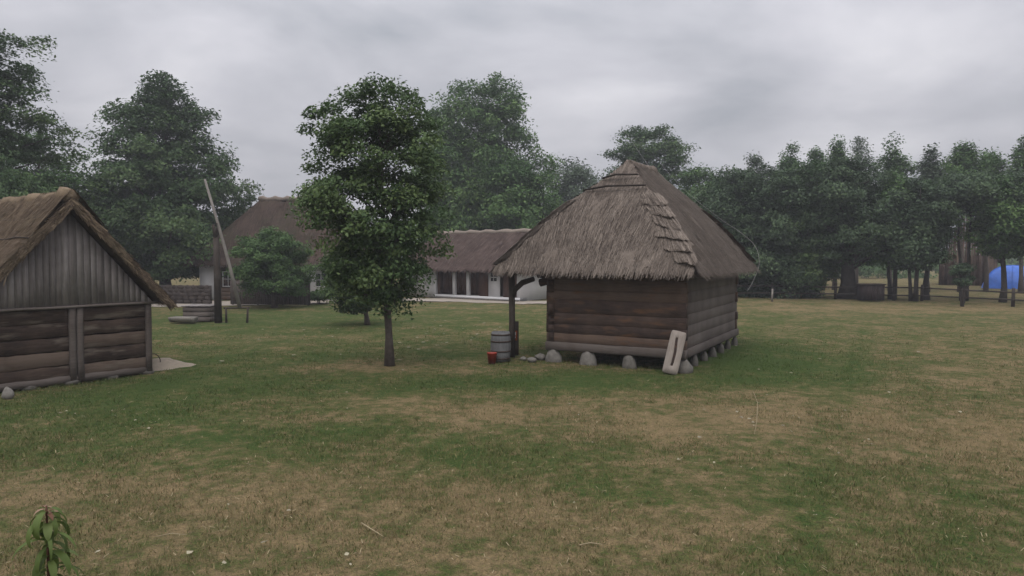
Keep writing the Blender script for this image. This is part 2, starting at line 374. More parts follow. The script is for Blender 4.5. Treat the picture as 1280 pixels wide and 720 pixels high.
# ------------------------------------------------------------------ thatch tools
def straws(mb, P00, P10, P11, P01, n, length=0.5, width=0.02, lift=0.05, rs=None, courses=None, tilt=0.05, spread=0.07):
    """P00-P10 eave edge, P01-P11 top edge; straw quads laid down the slope"""
    P00, P10, P11, P01 = [np.array(p, float) for p in (P00, P10, P11, P01)]
    wE = np.linalg.norm(P10 - P00); wT = np.linalg.norm(P11 - P01)
    u = rs.uniform(0, 1, n); v = rs.uniform(0, 1, n)
    if wT < wE:   # keep density even on triangles
        keep = rs.uniform(0, 1, n) < ((1 - v) + v * max(wT / wE, 0.02)); u, v = u[keep], v[keep]; n = len(u)
    if courses:
        v = (np.floor(v * courses) + rs.beta(1.2, 3, n)) / courses
    def S(u, v):
        return ((1-u)*(1-v))[:, None]*P00 + (u*(1-v))[:, None]*P10 + (u*v)[:, None]*P11 + ((1-u)*v)[:, None]*P01
    nrm = np.cross(P10 - P00, (P11 + P01) / 2 - (P00 + P10) / 2); nrm /= np.linalg.norm(nrm)
    if nrm[2] < 0: nrm = -nrm
    ex = (P10 - P00) / wE; up = np.cross(nrm, ex); up /= np.linalg.norm(up)
    if up[2] < 0: up = -up
    base = S(u, v) + nrm * rs.uniform(0, lift, n)[:, None]
    dl = -up[None, :] + ex[None, :] * rs.normal(0, spread, n)[:, None] + nrm[None, :] * (rs.uniform(0, tilt, n)*.6 + (rs.uniform(0, 1, n) < .03) * .08)[:, None]
    ln = length * rs.uniform(.5, 1.1, n)[:, None]; wd = width * rs.uniform(.6, 1.5, n)[:, None]
    tip = base + dl * ln
    V = np.stack([base - ex * wd, base + ex * wd, tip + ex * wd * .45, tip - ex * wd * .45], 1)
    tn = np.clip(rs.normal(.5, .19, n), 0, 1)
    mb.add(V.reshape(-1, 3), np.arange(len(V) * 4).reshape(-1, 4), np.repeat(tn, 4))

def slope_shell(mb, P00, P10, P11, P01, nu=30, nv=18, amp=0.05, rs=None, thick=0.25):
    """lumpy outer surface over a slope plus the underside, closed at the eave"""
    P = [np.array(p, float) for p in (P00, P10, P11, P01)]
    u, v = np.meshgrid(np.linspace(0, 1, nu), np.linspace(0, 1, nv))
    S = ((1-u)*(1-v))[..., None]*P[0] + (u*(1-v))[..., None]*P[1] + (u*v)[..., None]*P[2] + ((1-u)*v)[..., None]*P[3]
    nrm = np.cross(P[1]-P[0], (P[2]+P[3])/2-(P[0]+P[1])/2); nrm /= np.linalg.norm(nrm)
    if nrm[2] < 0: nrm = -nrm
    ph = rs.uniform(0, 6.28, 6)
    x = S @ (P[1]-P[0]) / np.linalg.norm(P[1]-P[0]); y = S[..., 2]
    lum = np.sin(x*2.1+ph[0])*np.sin(y*1.7+ph[1]) + .6*np.sin(x*5.3+ph[2]+y)*np.sin(y*4.1+ph[3]) + rs.normal(0, .35, x.shape)
    edge = np.minimum(1, 6*np.minimum(np.minimum(u, 1-u)+.02, 1))
    S2 = S + nrm * (lum * amp * edge)[..., None]
    # sag below the top, ragged eave
    S2[0, :, 2] += rs.normal(0, .03, nu)
    idx = np.arange(nu*nv).reshape(nv, nu)
    f = np.stack([idx[:-1, :-1], idx[:-1, 1:], idx[1:, 1:], idx[1:, :-1]], -1).reshape(-1, 4)
    mb.add(S2.reshape(-1, 3), f, .35 + .15*np.clip(lum.ravel(), -1, 1))
    inn = -nrm * thick
    U = [P[0]+inn, P[1]+inn, P[2]+inn, P[3]+inn]
    mb.add(np.array(U), [(3, 2, 1, 0)], .1)
    # eave face
    low = np.concatenate([S2[0], np.linspace(U[0], U[1], nu)]); k = np.arange(nu-1)
    mb.add(low, np.stack([k, k+nu, k+nu+1, k+1], -1), .25)
    return nrm

def hip_steps(mb, A, B, n1, n2, e1, e2, steps, rs, width=0.55, raise_=0.12):
    """layered bundles down a hip from top B to eave A; e1,e2: unit eave directions away from the hip on its two slopes"""
    A, B, n1, n2, e1, e2 = [np.array(q, float) for q in (A, B, n1, n2, e1, e2)]
    up = (B - A) / np.linalg.norm(B - A); Ln = np.linalg.norm(B - A)
    for s_ in steps:
        base = A + up * Ln * s_
        nA = 12; jr = rs.uniform(-.14, .14); jw = rs.uniform(.75, 1.2); lower = []; upper = []; inner = []
        for k in range(nA + 1):
            f = k / nA * 2 - 1
            e = e1 if f < 0 else e2; nn = n1 if f < 0 else n2; nh = (n1 + n2); nh /= np.linalg.norm(nh)
            nk = nh * (1 - abs(f)) + nn * abs(f)
            sag = (1 - f * f) * 0.22
            off = e * width * jw * abs(f) - up * (sag + jr * f) + up * .10 * abs(f) + rs.normal(0, .03, 3)
            r = raise_ * (1 - .5 * abs(f))
            lower.append(base + off + nk * r); inner.append(base + off + nk * -.03 + up*.05)
            upper.append(base + e * width * abs(f) * .7 + up * .85 + nk * .02)
        V = np.array(lower + upper + inner); q = nA + 1; F = []
        for k in range(nA):
            F.append((k, k+1, k+1+q, k+q)); F.append((k+2*q, k+1+2*q, k+1, k))
        mb.add(V, F, np.concatenate([np.full(q, .6), np.full(q, .45), np.full(q, .28)]))
        # straw over the bundle with ragged ends
        lo = np.array(lower); up_ = np.array(upper); n = 420
        kk = rs.uniform(0, nA, n); k0 = np.floor(kk).astype(int); fr = (kk - k0)[:, None]
        pl = lo[k0]*(1-fr) + lo[np.minimum(k0+1, nA)]*fr; pu = up_[k0]*(1-fr) + up_[np.minimum(k0+1, nA)]*fr
        g0 = rs.uniform(.1, .8, n)[:, None]; st = pl*(1-g0) + pu*g0; d = (pl - pu); d /= np.linalg.norm(d, axis=1)[:, None]
        nh = (n1+n2)/np.linalg.norm(n1+n2)
        st = st + nh * rs.uniform(0.005, .04, n)[:, None]
        en = pl + d * rs.uniform(-.03, .07, n)[:, None] + nh * rs.uniform(0, .03, n)[:, None]
        sx = np.cross(d, nh); wd = rs.uniform(.006, .016, n)[:, None]
        Vs = np.stack([st - sx*wd, st + sx*wd, en + sx*wd, en - sx*wd], 1)
        mb.add(Vs.reshape(-1, 3), np.arange(n*4).reshape(-1, 4), np.repeat(np.clip(rs.normal(.55, .25, n), 0, 1), 4))

def hip_roof(x0, x1, y0, y1, ze, ridge, mat, parent, seed, nstraw, steps=(), straw_len=.5, straw_w=.014, name='roof', amp=.05, thick=.25):
    """ridge = ((x,y,z),(x,y,z)) near end first (towards y0) or left end first (towards x0)"""
    rs = np.random.RandomState(seed); mb = MB(); (Ra, Rb) = ridge
    along_y = abs(Ra[1] - Rb[1]) > abs(Ra[0] - Rb[0])
    c = {'00': (x0, y0, ze), '10': (x1, y0, ze), '11': (x1, y1, ze), '01': (x0, y1, ze)}
    if along_y:
        sl = [(c['00'], c['10'], Ra, Ra), (c['10'], c['11'], Rb, Ra), (c['11'], c['01'], Rb, Rb), (c['01'], c['00'], Ra, Rb)]
    else:
        sl = [(c['00'], c['10'], Rb, Ra), (c['10'], c['11'], Rb, Rb), (c['11'], c['01'], Ra, Rb), (c['01'], c['00'], Ra, Ra)]
    nr = []; areas = []
    for q in sl:
        nr.append(slope_shell(mb, *q, rs=rs, amp=amp, thick=thick))
        areas.append(np.linalg.norm(np.array(q[1])-np.array(q[0])))
    for q, a in zip(sl, areas):
        k = int(nstraw * a / sum(areas))
        straws(mb, *q, k, straw_len, straw_w, rs=rs, courses=None)
        # thick eave fringe
        d = np.array(q[1])-np.array(q[0]); L_ = np.linalg.norm(d); mid = (np.array(q[2])+np.array(q[3]))/2 - (np.array(q[0])+np.array(q[1]))/2
        v1 = .06; hi0 = np.array(q[0])*(1-v1)+np.array(q[3])*v1; hi1 = np.array(q[1])*(1-v1)+np.array(q[2])*v1
        for lay in range(3):
            off = -nr[sl.index(q)] * (.07 * lay)
            straws(mb, np.array(q[0])+off, np.array(q[1])+off, hi1+off, hi0+off, int(k*.10), straw_len*.62, straw_w, rs=rs, lift=.04)
    return mb, sl, nr, rs, c

# ------------------------------------------------------------------ granary
A = G(852, 464); GR = R(29.7)
gran = thing('granary', 'log granary with steep thatched hip roof standing on stones, right of the barrel', 'granary', A, -GR)
W, LN, PORCH = 4.4, 7.1, 1.5
zs = .36    # underside of the sill
def log_wall(mb, a, b_, z0, courses, h, thick, jit=.012, ends=0.0):
    a = Vector(a); b_ = Vector(b_); d = (b_ - a).normalized()
    hs_ = [random.uniform(.72, 1.3) for _ in range(courses)]; hs_ = [q * courses * h / sum(hs_) for q in hs_]; zb = z0
    for i in range(courses):
        e = ends * (1 if i % 2 else .7) + random.uniform(-.03, .03) if ends else 0
        h_i = hs_[i]; z = zb + h_i / 2; zb += h_i
        mb.beam(a - d * e + Vector((0, 0, z)), b_ + d * e + Vector((0, 0, z)), thick * random.uniform(.95, 1.03), h_i * .994, tint=random.uniform(.1, 1.0), seg=14, jit=jit*.7, bev=.04)
mb = MB(); mb.beam((-W - .12, .02, zs + .14), (.14, .02, zs + .14), .30, .28, tint=.9, jit=.01, bev=.15)
mb.beam((-.0, -.15, zs + .142), (-.0, LN + .15, zs + .142), .28, .275, tint=.7, jit=.006, bev=.15)
mb.beam((-W, -.1, zs + .142), (-W, LN + .15, zs + .142), .28, .275, tint=.6, jit=.006, bev=.15)
mb.beam((-W, LN, zs + .14), (0, LN, zs + .14), .28, .275, tint=.6, jit=.006, bev=.15)
mb.build('sill_beam', M['sill'], gran)
mb = MB(); log_wall(mb, (-W, .06, 0), (0, .06, 0), zs + .28, 7, .345, .2, ends=.14); mb.build('front_wall', M['log_dark'], gran)
mb = MB(); 
for i in range(7):
    z = zs + .28 + (i + .5) * .345
    mb.beam((-.04, .02, z), (-.04, LN + .1, z), .2, .343, tint=random.uniform(.44, .6), seg=9, jit=.004, bev=.02)
mb.build('side_wall', M['log_grey'], gran)
mb = MB(); log_wall(mb, (-W + .06, 0, 0), (-W + .06, LN, 0), zs + .28, 7, .345, .2, ends=.12); mb.build('porch_wall', M['log_dark'], gran)
mb = MB(); log_wall(mb, (-W, LN - .06, 0), (0, LN - .06, 0), zs + .28, 7, .345, .2, ends=.12); mb.build('rear_wall', M['log_dark'], gran)
mb = MB(); mb.box(-W - .13, -W - .05, 3.4, 4.4, zs + .3, zs + 2.2); mb.build('door', M['brown_planks'], gran)
mb = MB(); mb.box(-W + .1, -.1, .1, LN - .1, zs + .05, zs + .2); mb.build('floor_boards', M['log_dark'], gran)
# carved beam ends and eave beams
EZ = 2.98
mb = MB()
mb.beam((-W - PORCH - .25, .05, EZ - .02), (-W + .2, .05, EZ - .02), .18, .17, tint=.3)
mb.beam((-W - PORCH - .25, LN - .1, EZ - .02), (-W + .2, LN - .1, EZ - .02), .18, .17, tint=.3)
mb.beam((-W - PORCH, -.2, EZ + .03), (-W - PORCH, LN + .4, EZ + .03), .17, .17, tint=.3)
mb.build('porch_beam', M['post'], gran)
mb = MB()
for yy in (.06, LN - .06):
    mb = MB(); mb.beam((-W - .42, yy, EZ - .42), (-W + .05, yy, EZ - .30), .19, .26, tint=.3, seg=2, bev=.35)
    mb.beam((-W - .50, yy, EZ - .17), (-W + .05, yy, EZ - .14), .19, .20, tint=.3, seg=2, bev=.35)
    mb.build('bracket', M['log_dark'], gran)
for yy in (.05, LN / 2, LN - .1):
    mb = MB()
    mb.tube([(-W - PORCH, yy, .0), (-W - PORCH + .02, yy, 1.3), (-W - PORCH, yy, EZ - .1)], [.12, .105, .11], 9, tint=.35, wob=.05)
    p = mb.build('porch_post', M['post'], gran, smooth=True)
    mb = MB(); mb.tube([(-W - PORCH, yy, 1.95), (-W - PORCH + .12, yy, 2.3), (-W - PORCH + .42, yy, 2.55), (-W - PORCH + .85, yy, 2.68)], [.085, .1, .1, .08], 8, tint=.3)
    br = mb.build('brace', M['post'], p, smooth=True)
rx0, rx1, ry0, ry1 = -W - PORCH - .35, .48, -.5, LN + 1.2
RC = (rx0 + rx1) / 2 + .0
RZ = 6.72
ridge = ((RC, 3.2, RZ), (RC, ry1 - 2.6, RZ))
mb, sl, nr, rs, c = hip_roof(rx0, rx1, ry0, ry1, 3.06, ridge, M['thatch'], gran, 5, 90000, straw_w=.010, amp=.04, thick=.27)
hip_steps(mb, c['10'], ridge[0], nr[0], nr[1], (-1, 0, 0), (0, 1, 0), (.055, .15, .245, .345, .45, .56), rs, .60, .125)
hip_steps(mb, c['00'], ridge[0], nr[3], nr[0], (0, 1, 0), (1, 0, 0), (.05, .17, .29, .42, .53), rs, .24, .045)
hip_steps(mb, c['11'], ridge[1], nr[1], nr[2], (0, -1, 0), (-1, 0, 0), (.06, .2, .33, .46), rs, .6, .11)
hip_steps(mb, c['01'], ridge[1], nr[2], nr[3], (1, 0, 0), (0, -1, 0), (.06, .2, .33, .46), rs, .6, .11)
def bulge(mb, k=.30):
    # thatched slopes belly outwards between eave and ridge
    for a in mb.v:
        t = np.clip((a[:, 2] - 3.06) / (RZ - 3.06), 0, 1); yc = np.clip(a[:, 1], ridge[0][1], ridge[1][1])
        f = 1 + k * t
        a[:, 0] = RC + (a[:, 0] - RC) * f; a[:, 1] = yc + (a[:, 1] - yc) * f
bulge(mb)
roof = mb.build('roof', M['thatch'], gran)
mb = MB()
capr = []
for k in range(16):
    f = k / 15; y = ridge[0][1] - .12 + (ridge[1][1] - ridge[0][1] + .24) * f
    capr.append((RC, y, RZ - .10 + .05 * math.sin(k * 2.1) + (.10 if k in (0, 15) else 0)))
mb.tube(capr, [.1] + [.21 + .03 * math.sin(k * 1.7) for k in range(14)] + [.1], 10, tint=.45, wob=.1)
rs2 = np.random.RandomState(8)
for sgn in (-1, 1):
    straws(mb, (RC + sgn*.85, ridge[0][1]-.2, RZ - 1.05), (RC + sgn*.85, ridge[1][1]+.2, RZ - 1.05), (RC, ridge[1][1]+.1, RZ + .12), (RC, ridge[0][1]-.1, RZ + .12), 2500, .5, .016, rs=rs2)
straws(mb, (RC - .75, ridge[0][1]-.75, RZ - .95), (RC + .75, ridge[0][1]-.75, RZ - .95), (RC + .05, ridge[0][1], RZ + .13), (RC - .05, ridge[0][1], RZ + .13), 1800, .5, .016, rs=rs2)
bulge(mb)
mb.build('ridge_cap', M['thatch'], roof)
mb = MB()
dz = (RZ - 3.06); dyn = ridge[0][1] - ry0
for hh, ww in ((.62, .55), (1.05, .95)):
    y = ridge[0][1] - dyn * hh / dz - .13; z = RZ - hh + .12
    mb.tube([(RC - ww, y + .05, z - .06), (RC - ww*.2, y - .03, z + .03), (RC + ww*.95, y + .03, z)], [.03, .035, .03], 6, tint=.2)
bulge(mb)
mb.build('binding_rod', M['post'], roof)
# stones
k = 0
for (x, y, r, h, mt) in [(-W + .12, -.02, .27, .40, 'stone_pale'), (-W + 1.35, -.02, .27, .40, 'stone_pale'), (-W + 2.75, -.02, .23, .38, 'stone'), (.06, .0, .30, .36, 'stone'), (-W/2, 3, .3, .37, 'stone'), (-W, 3, .3, .37, 'stone'), (-W, 6, .3, .37, 'stone'), (-W, LN, .3, .37, 'stone'), (-W/2, LN, .3, .37, 'stone')] + [(.02, 1.3 + i * 1.15, .13, .32, 'stone_dark') for i in range(6)]:
    mb = MB(); mb.blob((x, y, .06), (r, r * .7, h - .04), 30 + k, .13, 12); k += 1
    mb.build('foundation_stone', M[mt], gran, smooth=True)

def granloc(x, y, z=0):
    return A + Vector((x*math.cos(GR) + y*math.sin(GR), -x*math.sin(GR) + y*math.cos(GR), z))

# trough leaning on the granary corner
tr = thing('dugout_trough', 'pale carved wooden trough with a long slot, leaning on the granary corner', 'trough', G(840, 468), -R(10))
mb = MB()
prof = []
hw, hh, th = .225, 1.30, .10
def ring(sx, z0, z1, y, n=28, rnd=.12, bow=0):
    out = []
    for i in range(n):
        a = 2*math.pi*i/n; cx = math.cos(a); cz = math.sin(a)
        q = 11.0
        x = sx * abs(cx)**(2/q) * (1 if cx > 0 else -1); z = (z0+z1)/2 + (z1-z0)/2 * abs(cz)**(2/q) * (1 if cz > 0 else -1)
        x += bow * math.sin((z - z0) / (z1 - z0) * math.pi * 1.5)
        out.append((x, y, z))
    return out
n = 28
r0 = ring(hw, 0, hh, -th/2); r1 = ring(hw, 0, hh, th/2)
h0 = [(x*1.0, -th/2, z) for x, y, z in ring(.055, .22, 1.12, 0, bow=.03)]; h1 = [(x*.8, -th/2 + .018, z) for x, y, z in ring(.045, .24, 1.10, 0, bow=.03)]
V = r0 + r1 + h0 + h1
F = []
for i in range(n):
    j = (i+1) % n
    F += [(i, j, n+j, n+i), (i, 2*n+i, 2*n+j, j), (2*n+i, 3*n+i, 3*n+j, 2*n+j)]
F.append(tuple(n + i for i in range(n)))
mb.add(V, F, .6)
body = mb.build('body', M['carved'], tr)
mb = MB(); mb.add(h1, [tuple(range(n))], .1); hollow_shade = mb.build('hollow_shade', M['log_dark'], tr)  # dark sheet closing the shallow slot, shade of the hollow put into its colour
hollow_shade.location.y = -.004
tr.rotation_euler = (-R(17), R(13), -R(12))
tr.location = tr.location + Vector((-.05, .12, 0))

# ------------------------------------------------------------------ barrel, red pail, sign post by the porch
bp = G(626, 451)
bar = thing('barrel', 'grey wooden barrel standing open beside the porch post', 'barrel', bp)
mb = MB(); r_ = .33
prof = [(r_*.0, .04), (r_*.86, .04), (r_*.86, 0), (r_*.9, 0), (r_*.97, .22), (r_*1.03, .48), (r_*.99, .75), (r_*.9, .96), (r_*.83, .96), (r_*.9, .75), (r_*.9, .6), (0, .6)]
mb.lathe(prof, 22); mb.build('staves', M['barrel'], bar)
for z, q in ((.10, .945), (.34, 1.01), (.66, 1.02), (.88, .955)):
    mb = MB(); mb.lathe([(r_*q, z-.025), (r_*q+.008, z-.025), (r_*q+.006, z+.025), (r_*q, z+.025)], 22); mb.build('hoop', M['iron'], bar)
pl = thing('pail', 'small red pail on the grass in front of the barrel', 'pail', G(615, 454))
mb = MB(); mb.lathe([(0, .01), (.11, .01), (.115, 0), (.165, .33), (.175, .34), (.155, .33), (.11, .03), (0, .03)], 18); mb.build('body', M['red'], pl, smooth=True)
mb = MB(); mb.tube([(.165*math.cos(a), .02 - .03, .33 + .06*math.sin(a)) for a in np.linspace(0, math.pi, 9)], .006, 5); mb.build('handle', M['iron'], pl)
so = G(645, 444); 
sg = thing('sign_board', 'narrow wooden board with an orange panel, standing behind the barrel', 'sign', so, R(5))
mb = MB(); mb.beam((0, 0, 0), (0, 0, 1.18), .19, .07, tint=.5, up=(0, 1, 0), seg=3, jit=.004); mb.build('board', M['post'], sg)
mb = MB(); mb.box(-.11, .04, -.05, -.037, .52, .86); pn = mb.build('panel', M['orange'], sg)
mb = MB(); mb.box(-.055, -.01, -.056, -.052, .70, .82); mb.box(-.045, -.02, -.056, -.052, .60, .66); mb.build('white_mark', M['white_paint'], pn)

# rubble and stones by the porch
def small_stone(px, py, r, label, seed, mat='stone_pale'):
    p = G(px, py); mb = MB(); mb.blob((0, 0, r*.35), (r, r*.8, r*.6), seed, .2, 10)
    o = mb.build('loose_stone', M[mat], smooth=True); o.location = p; tag(o, label, 'stone', 'loose stones by the porch')
small_stone(654, 450, .12, 'small pale stone nearest to the right of the sign board', 1)
small_stone(665, 452, .15, 'flat pale stone midway between the sign board and the granary', 2)
small_stone(676, 449, .19, 'largest pale loose stone, just left of the granary corner stone', 3)

# ------------------------------------------------------------------ left barn
B0 = G(189, 465); B1 = G(0, 489.5); e = (B0 - B1).normalized(); BA = math.atan2(e.y, e.x)
barn = thing('barn', 'weathered barn with grey plank gable and low log wall at the left edge', 'barn', B0, BA)
# local x runs along the gable wall to the right corner (0), y away from the camera side
HW = 2.18; BW = HW * 2; BL = 9.0; BE = 2.06; BPK = 4.68
mb = MB(); h = .39
for i in range(5):
    z = .10 + (i + .5) * h
    for (xa, xb) in ((-BW, -HW + .06), (-HW + .18, -.1)):
        mb.beam((xa, .03, z), (xb, .03, z), .16, h * random.uniform(.9, 1.0), tint=random.uniform(.1, 1), seg=12, jit=.012, bev=.10)
mb.build('gable_log_wall', M['log_brown'], barn)
for x in (-.09, -HW + .05, -HW + .24, -BW + .1):
    mb = MB(); mb.beam((x, -.045, .05), (x + .02, -.045, BE), .17, .17, tint=.5, up=(0, 1, 0), seg=4, jit=.008, bev=.2)
    mb.build('wall_post', M['log_grey'], barn)
mb = MB(); mb.beam((-BW, .02, .1), (0, .02, .1), .24, .22, tint=.5); mb.build('sill_beam', M['log_grey'], barn)
mb = MB()
for i in range(7):
    z = .12 + (i + .5) * h
    mb.beam((-.08, .06, z), (-.08, BL, z), .16, h, tint=random.uniform(.1, 1), jit=.012, bev=.16)
    mb.beam((-BW + .08, .06, z), (-BW + .08, BL, z), .16, h, tint=random.uniform(.1, 1), jit=.012, bev=.16)
    mb.beam((-BW, BL, z), (0, BL, z), .16, h, tint=random.uniform(.1, 1), jit=.012, bev=.16)
mb.build('side_log_wall', M['log_brown'], barn)
mb = MB(); mb.beam((-BW - .1, -.13, BE + .02), (.22, -.13, BE + .02), .10, .07, tint=.9, seg=8, jit=.006); mb.build('drip_board', M['log_grey'], barn)
mb = MB()
x = -BW - .05; sl_ = (BPK - BE) / (HW + .05)
while x < .05:
    wd = random.uniform(.13, .20); x1 = min(x + wd, .05)
    za = BE + max(0, (HW + .05 - abs(x + HW)) * sl_) + .02; zb = BE + max(0, (HW + .05 - abs(x1 + HW)) * sl_) + .02
    yo = random.uniform(-.012, .012); g_ = .003
    V = [(x+g_, -.12+yo, BE), (x1-g_, -.12+yo, BE), (x1-g_, -.12+yo, zb), (x+g_, -.12+yo, za), (x+g_, -.09, BE), (x1-g_, -.09, BE), (x1-g_, -.09, zb), (x+g_, -.09, za)]
    tn = random.uniform(.32, .68)
    if abs(x + HW) < .1: tn = .4
    mb.add(V, [(0, 1, 2, 3), (7, 6, 5, 4), (0, 4, 5, 1), (1, 5, 6, 2), (3, 2, 6, 7), (0, 3, 7, 4)], tn)
    x = x1
mb.box(-BW, 0, -.088, -.05, BE, BE + .1, tint=0)  # backing behind the planks in the darkest tint, gap shadow put into its colour
V = [(-BW, -.085, BE), (0, -.085, BE), (-HW, -.085, BPK)]; mb.add(V, [(0, 1, 2)], 0)
gp = mb.build('gable_planks', M['plank_grey'], barn)
mb = MB(); rs = np.random.RandomState(4)
ov = .34; zE = BE - ov * sl_ * .72
for sgn in (1, -1):
    ex = -HW + sgn * (HW + ov); ze = BPK + .22 - (HW + ov) * (BPK + .22 - (BE + .08)) / (HW + .12) * .90
    a = (ex, -.55, ze); b2 = (ex, BL + .5, ze); tp = (-HW, BL + .5, BPK + .33); tq = (-HW, -.55, BPK + .33)
    nn = slope_shell(mb, a, b2, tp, tq, 40, 16, .05, rs, .17)
    straws(mb, a, b2, tp, tq, 16000, .45, .014, rs=rs, tilt=.06)
    # verge: the thick end of the thatch seen along the gable
    N_ = 22; top = np.linspace(a, tq, N_) + rs.normal(0, .02, (N_, 3)); bot = np.linspace(a, tq, N_) - nn * .17 + rs.normal(0, .02, (N_, 3))
    top[:, 1] = -.57 + rs.normal(0, .03, N_); bot[:, 1] = -.53
    k = np.arange(N_ - 1); mb.add(np.concatenate([top, bot]), np.stack([k, k+1, k+1+N_, k+N_], -1), .35)
    n = 2600; f = rs.uniform(0, 1, n)[:, None]; p = (np.array(a)*(1-f) + np.array(tq)*f) - nn * rs.uniform(0, .17, n)[:, None]
    p[:, 1] = -.56 + rs.uniform(-.02, .06, n); dn = (np.array(a) - np.array(tq)); dn /= np.linalg.norm(dn)
    tip = p + dn * rs.uniform(.1, .35, n)[:, None] + rs.normal(0, .03, (n, 3)); wv = nn * rs.uniform(.006, .014, n)[:, None]
    mb.add(np.stack([p-wv, p+wv, tip+wv, tip-wv], 1).reshape(-1, 3), np.arange(n*4).reshape(-1, 4), np.repeat(np.clip(rs.normal(.5, .25, n), 0, 1), 4))
    straws(mb, np.array(a) - nn*.1, np.array(b2) - nn*.1, np.array(a)*.0 + np.array(b2)*.94 + np.array(tp)*.06 - nn*.1, np.array(a)*.94 + np.array(tq)*.06 - nn*.1, 2500, .3, .014, rs=rs)
roof = mb.build('roof', M['thatch_barn'], barn)
mb = MB(); pts = []; rad = []
for k in range(26):
    f = k/25; pts.append((-HW, -.5 + (BL + .9)*f, BPK + .34 + .07*math.sin(k*1.3) + .04*math.sin(k*2.9))); rad.append(.20 + .05*math.sin(k*2.2))
mb.tube(pts, rad, 9, tint=.75, wob=.12)
for sgn in (-1, 1):
    straws(mb, (-HW + sgn*.7, -.55, BPK - .35), (-HW + sgn*.7, BL + .4, BPK - .35), (-HW, BL + .4, BPK + .55), (-HW, -.55, BPK + .55), 4200, .45, .016, rs=rs, tilt=.12)
mb.build('ridge_cap', M['straw'] if False else M['thatch_barn'], roof)
mb = MB()
for zz, dd in ((.55, .62), (.95, 1.05)):
    mb.tube([(-HW - dd, -.5 + k*.8, BPK + .50 - zz*1.32 + .03*math.sin(k*2)) for k in range(12)], .018, 6, tint=.3)
mb.build('binding_rod', M['post'], roof)
mb = MB(); mb.box(-BW + .15, -.15, .1, BL, .0, .05); mb.build('barn_floor', M['log_brown'], barn)
for (x, r, s_) in ((-HW*1.9, .3, 1), (-HW, .28, 2), (-.1, .24, 3), (-HW*1.45, .22, 4), (-HW*.5, .22, 5)):
    mb = MB(); mb.blob((x, -.0, .0), (r*.8, r*.6, .10), s_, .15, 12); mb.build('foundation_stone', M['stone_dark'], barn, smooth=True)
st = MB(); st.blob((0, 0, .08), (.14, .12, .16), 77, .15, 12); o = st.build('whitish_block', M['stone_pale'], smooth=True); o.location = G(10, 497)
tag(o, 'pale stone block on the grass in front of the barn wall at the left edge', 'stone')

# heap of sand with an iron hoop by the barn corner
mb = MB(); n = 30; V = [(0, 0, .26)]; rs = np.random.RandomState(2)
for rr, zz in ((.3, .20), (.55, .10), (.8, .02), (.95, -.03)):
    for k in range(n):
        a = 2*math.pi*k/n; q = 1 + .12*math.sin(3*a) + rs.normal(0, .04); V.append((rr*q*math.cos(a), rr*q*.8*math.sin(a), zz + rs.normal(0, .012)))
F = [(0, 1+k, 1+(k+1) % n) for k in range(n)] + [(1+i*n+k, 1+(i+1)*n+k, 1+(i+1)*n+(k+1) % n, 1+i*n+(k+1) % n) for i in range(3) for k in range(n)]
mb.add(V, F); o = mb.build('sand_heap', M['sand'], smooth=True); o.location = G(203, 459) + Vector((-.15, .25, 0)); tag(o, 'low heap of pale sand beside the barn corner', 'sand heap')
hp = MB(); hp.tube([(.22*math.cos(a), 0, .24 + .22*math.sin(a)) for a in np.linspace(0, 2*math.pi, 22)], .014, 6, caps=False)
o = hp.build('iron_hoop', M['iron'], smooth=True); o.location = G(194, 461) + Vector((0.0, .05, 0)); o.rotation_euler = (R(-14), 0, R(70)); tag(o, 'small dark iron hoop propped against the barn corner', 'hoop')

# ------------------------------------------------------------------ sweep well
wp = G(273, 403); WY = wp.y
sweep = thing('well_sweep', 'tall well sweep, dark forked post with a long pale slanting pole', 'well sweep', wp)
def loc(px, py, Y=WY): return AT(px, py, Y) - wp
mb = MB(); pt = loc(270, 281)
mb.tube([(0, 0, -.1), (pt.x*.5, 0, pt.z*.5), (pt.x, 0, pt.z - .5)], [.19, .165, .15], 9, tint=.3, wob=.06)
mb.tube([(pt.x, -.05, pt.z - .6), (pt.x - .08, -.16, pt.z)], [.13, .08], 8, tint=.3)
mb.tube([(pt.x, .05, pt.z - .6), (pt.x + .08, .16, pt.z + .05)], [.13, .08], 8, tint=.3)
mb.build('post', M['post'], sweep, smooth=True)
mb = MB(); a = loc(256, 224); b_ = loc(300, 385)
mb.tube([a, a.lerp(b_, .33) + Vector((.05, 0, 0)), a.lerp(b_, .66) + Vector((.06, 0, 0)), b_], [.06, .075, .09, .105], 8, tint=.6, wob=.05)
mb.build('sweep_pole', M['post_pale'], sweep, smooth=True)
mb = MB(); q = a.lerp(b_, .345) + Vector((.05, 0, 0)); mb.tube([q + Vector((0, -.25, 0)), q + Vector((0, .25, 0))], .025, 6); mb.build('pivot_pin', M['iron'], sweep)
wb = thing('well_box', 'low plank well box with a lid beside the sweep post', 'well', G(252, 401))
mb = MB()
for i in range(3):
    for (p0, p1) in (((-.68, -.55), (.68, -.55)), ((-.68, .55), (.68, .55)), ((-.68, -.55), (-.68, .55)), ((.68, -.55), (.68, .55))):
        mb.beam((p0[0], p0[1], .13 + i*.25), (p1[0], p1[1], .13 + i*.25), .1, .24, tint=random.uniform(.3, .8), jit=.01, seg=3)
mb.build('box_wall', M['log_grey'], wb)
mb = MB()
for i in range(7): mb.box(-.75 + i*.215, -.75 + i*.215 + .2, -.64, .64, .80, .84, tint=random.uniform(.4, 1), jit=.01)
mb.build('lid', M['plank_grey'], wb)
lt = thing('log_trough', 'short hollowed log trough lying on the grass left of the well', 'trough', G(229, 404), R(-8))
mb = MB(); n = 16; L_ = 1.3; V = []
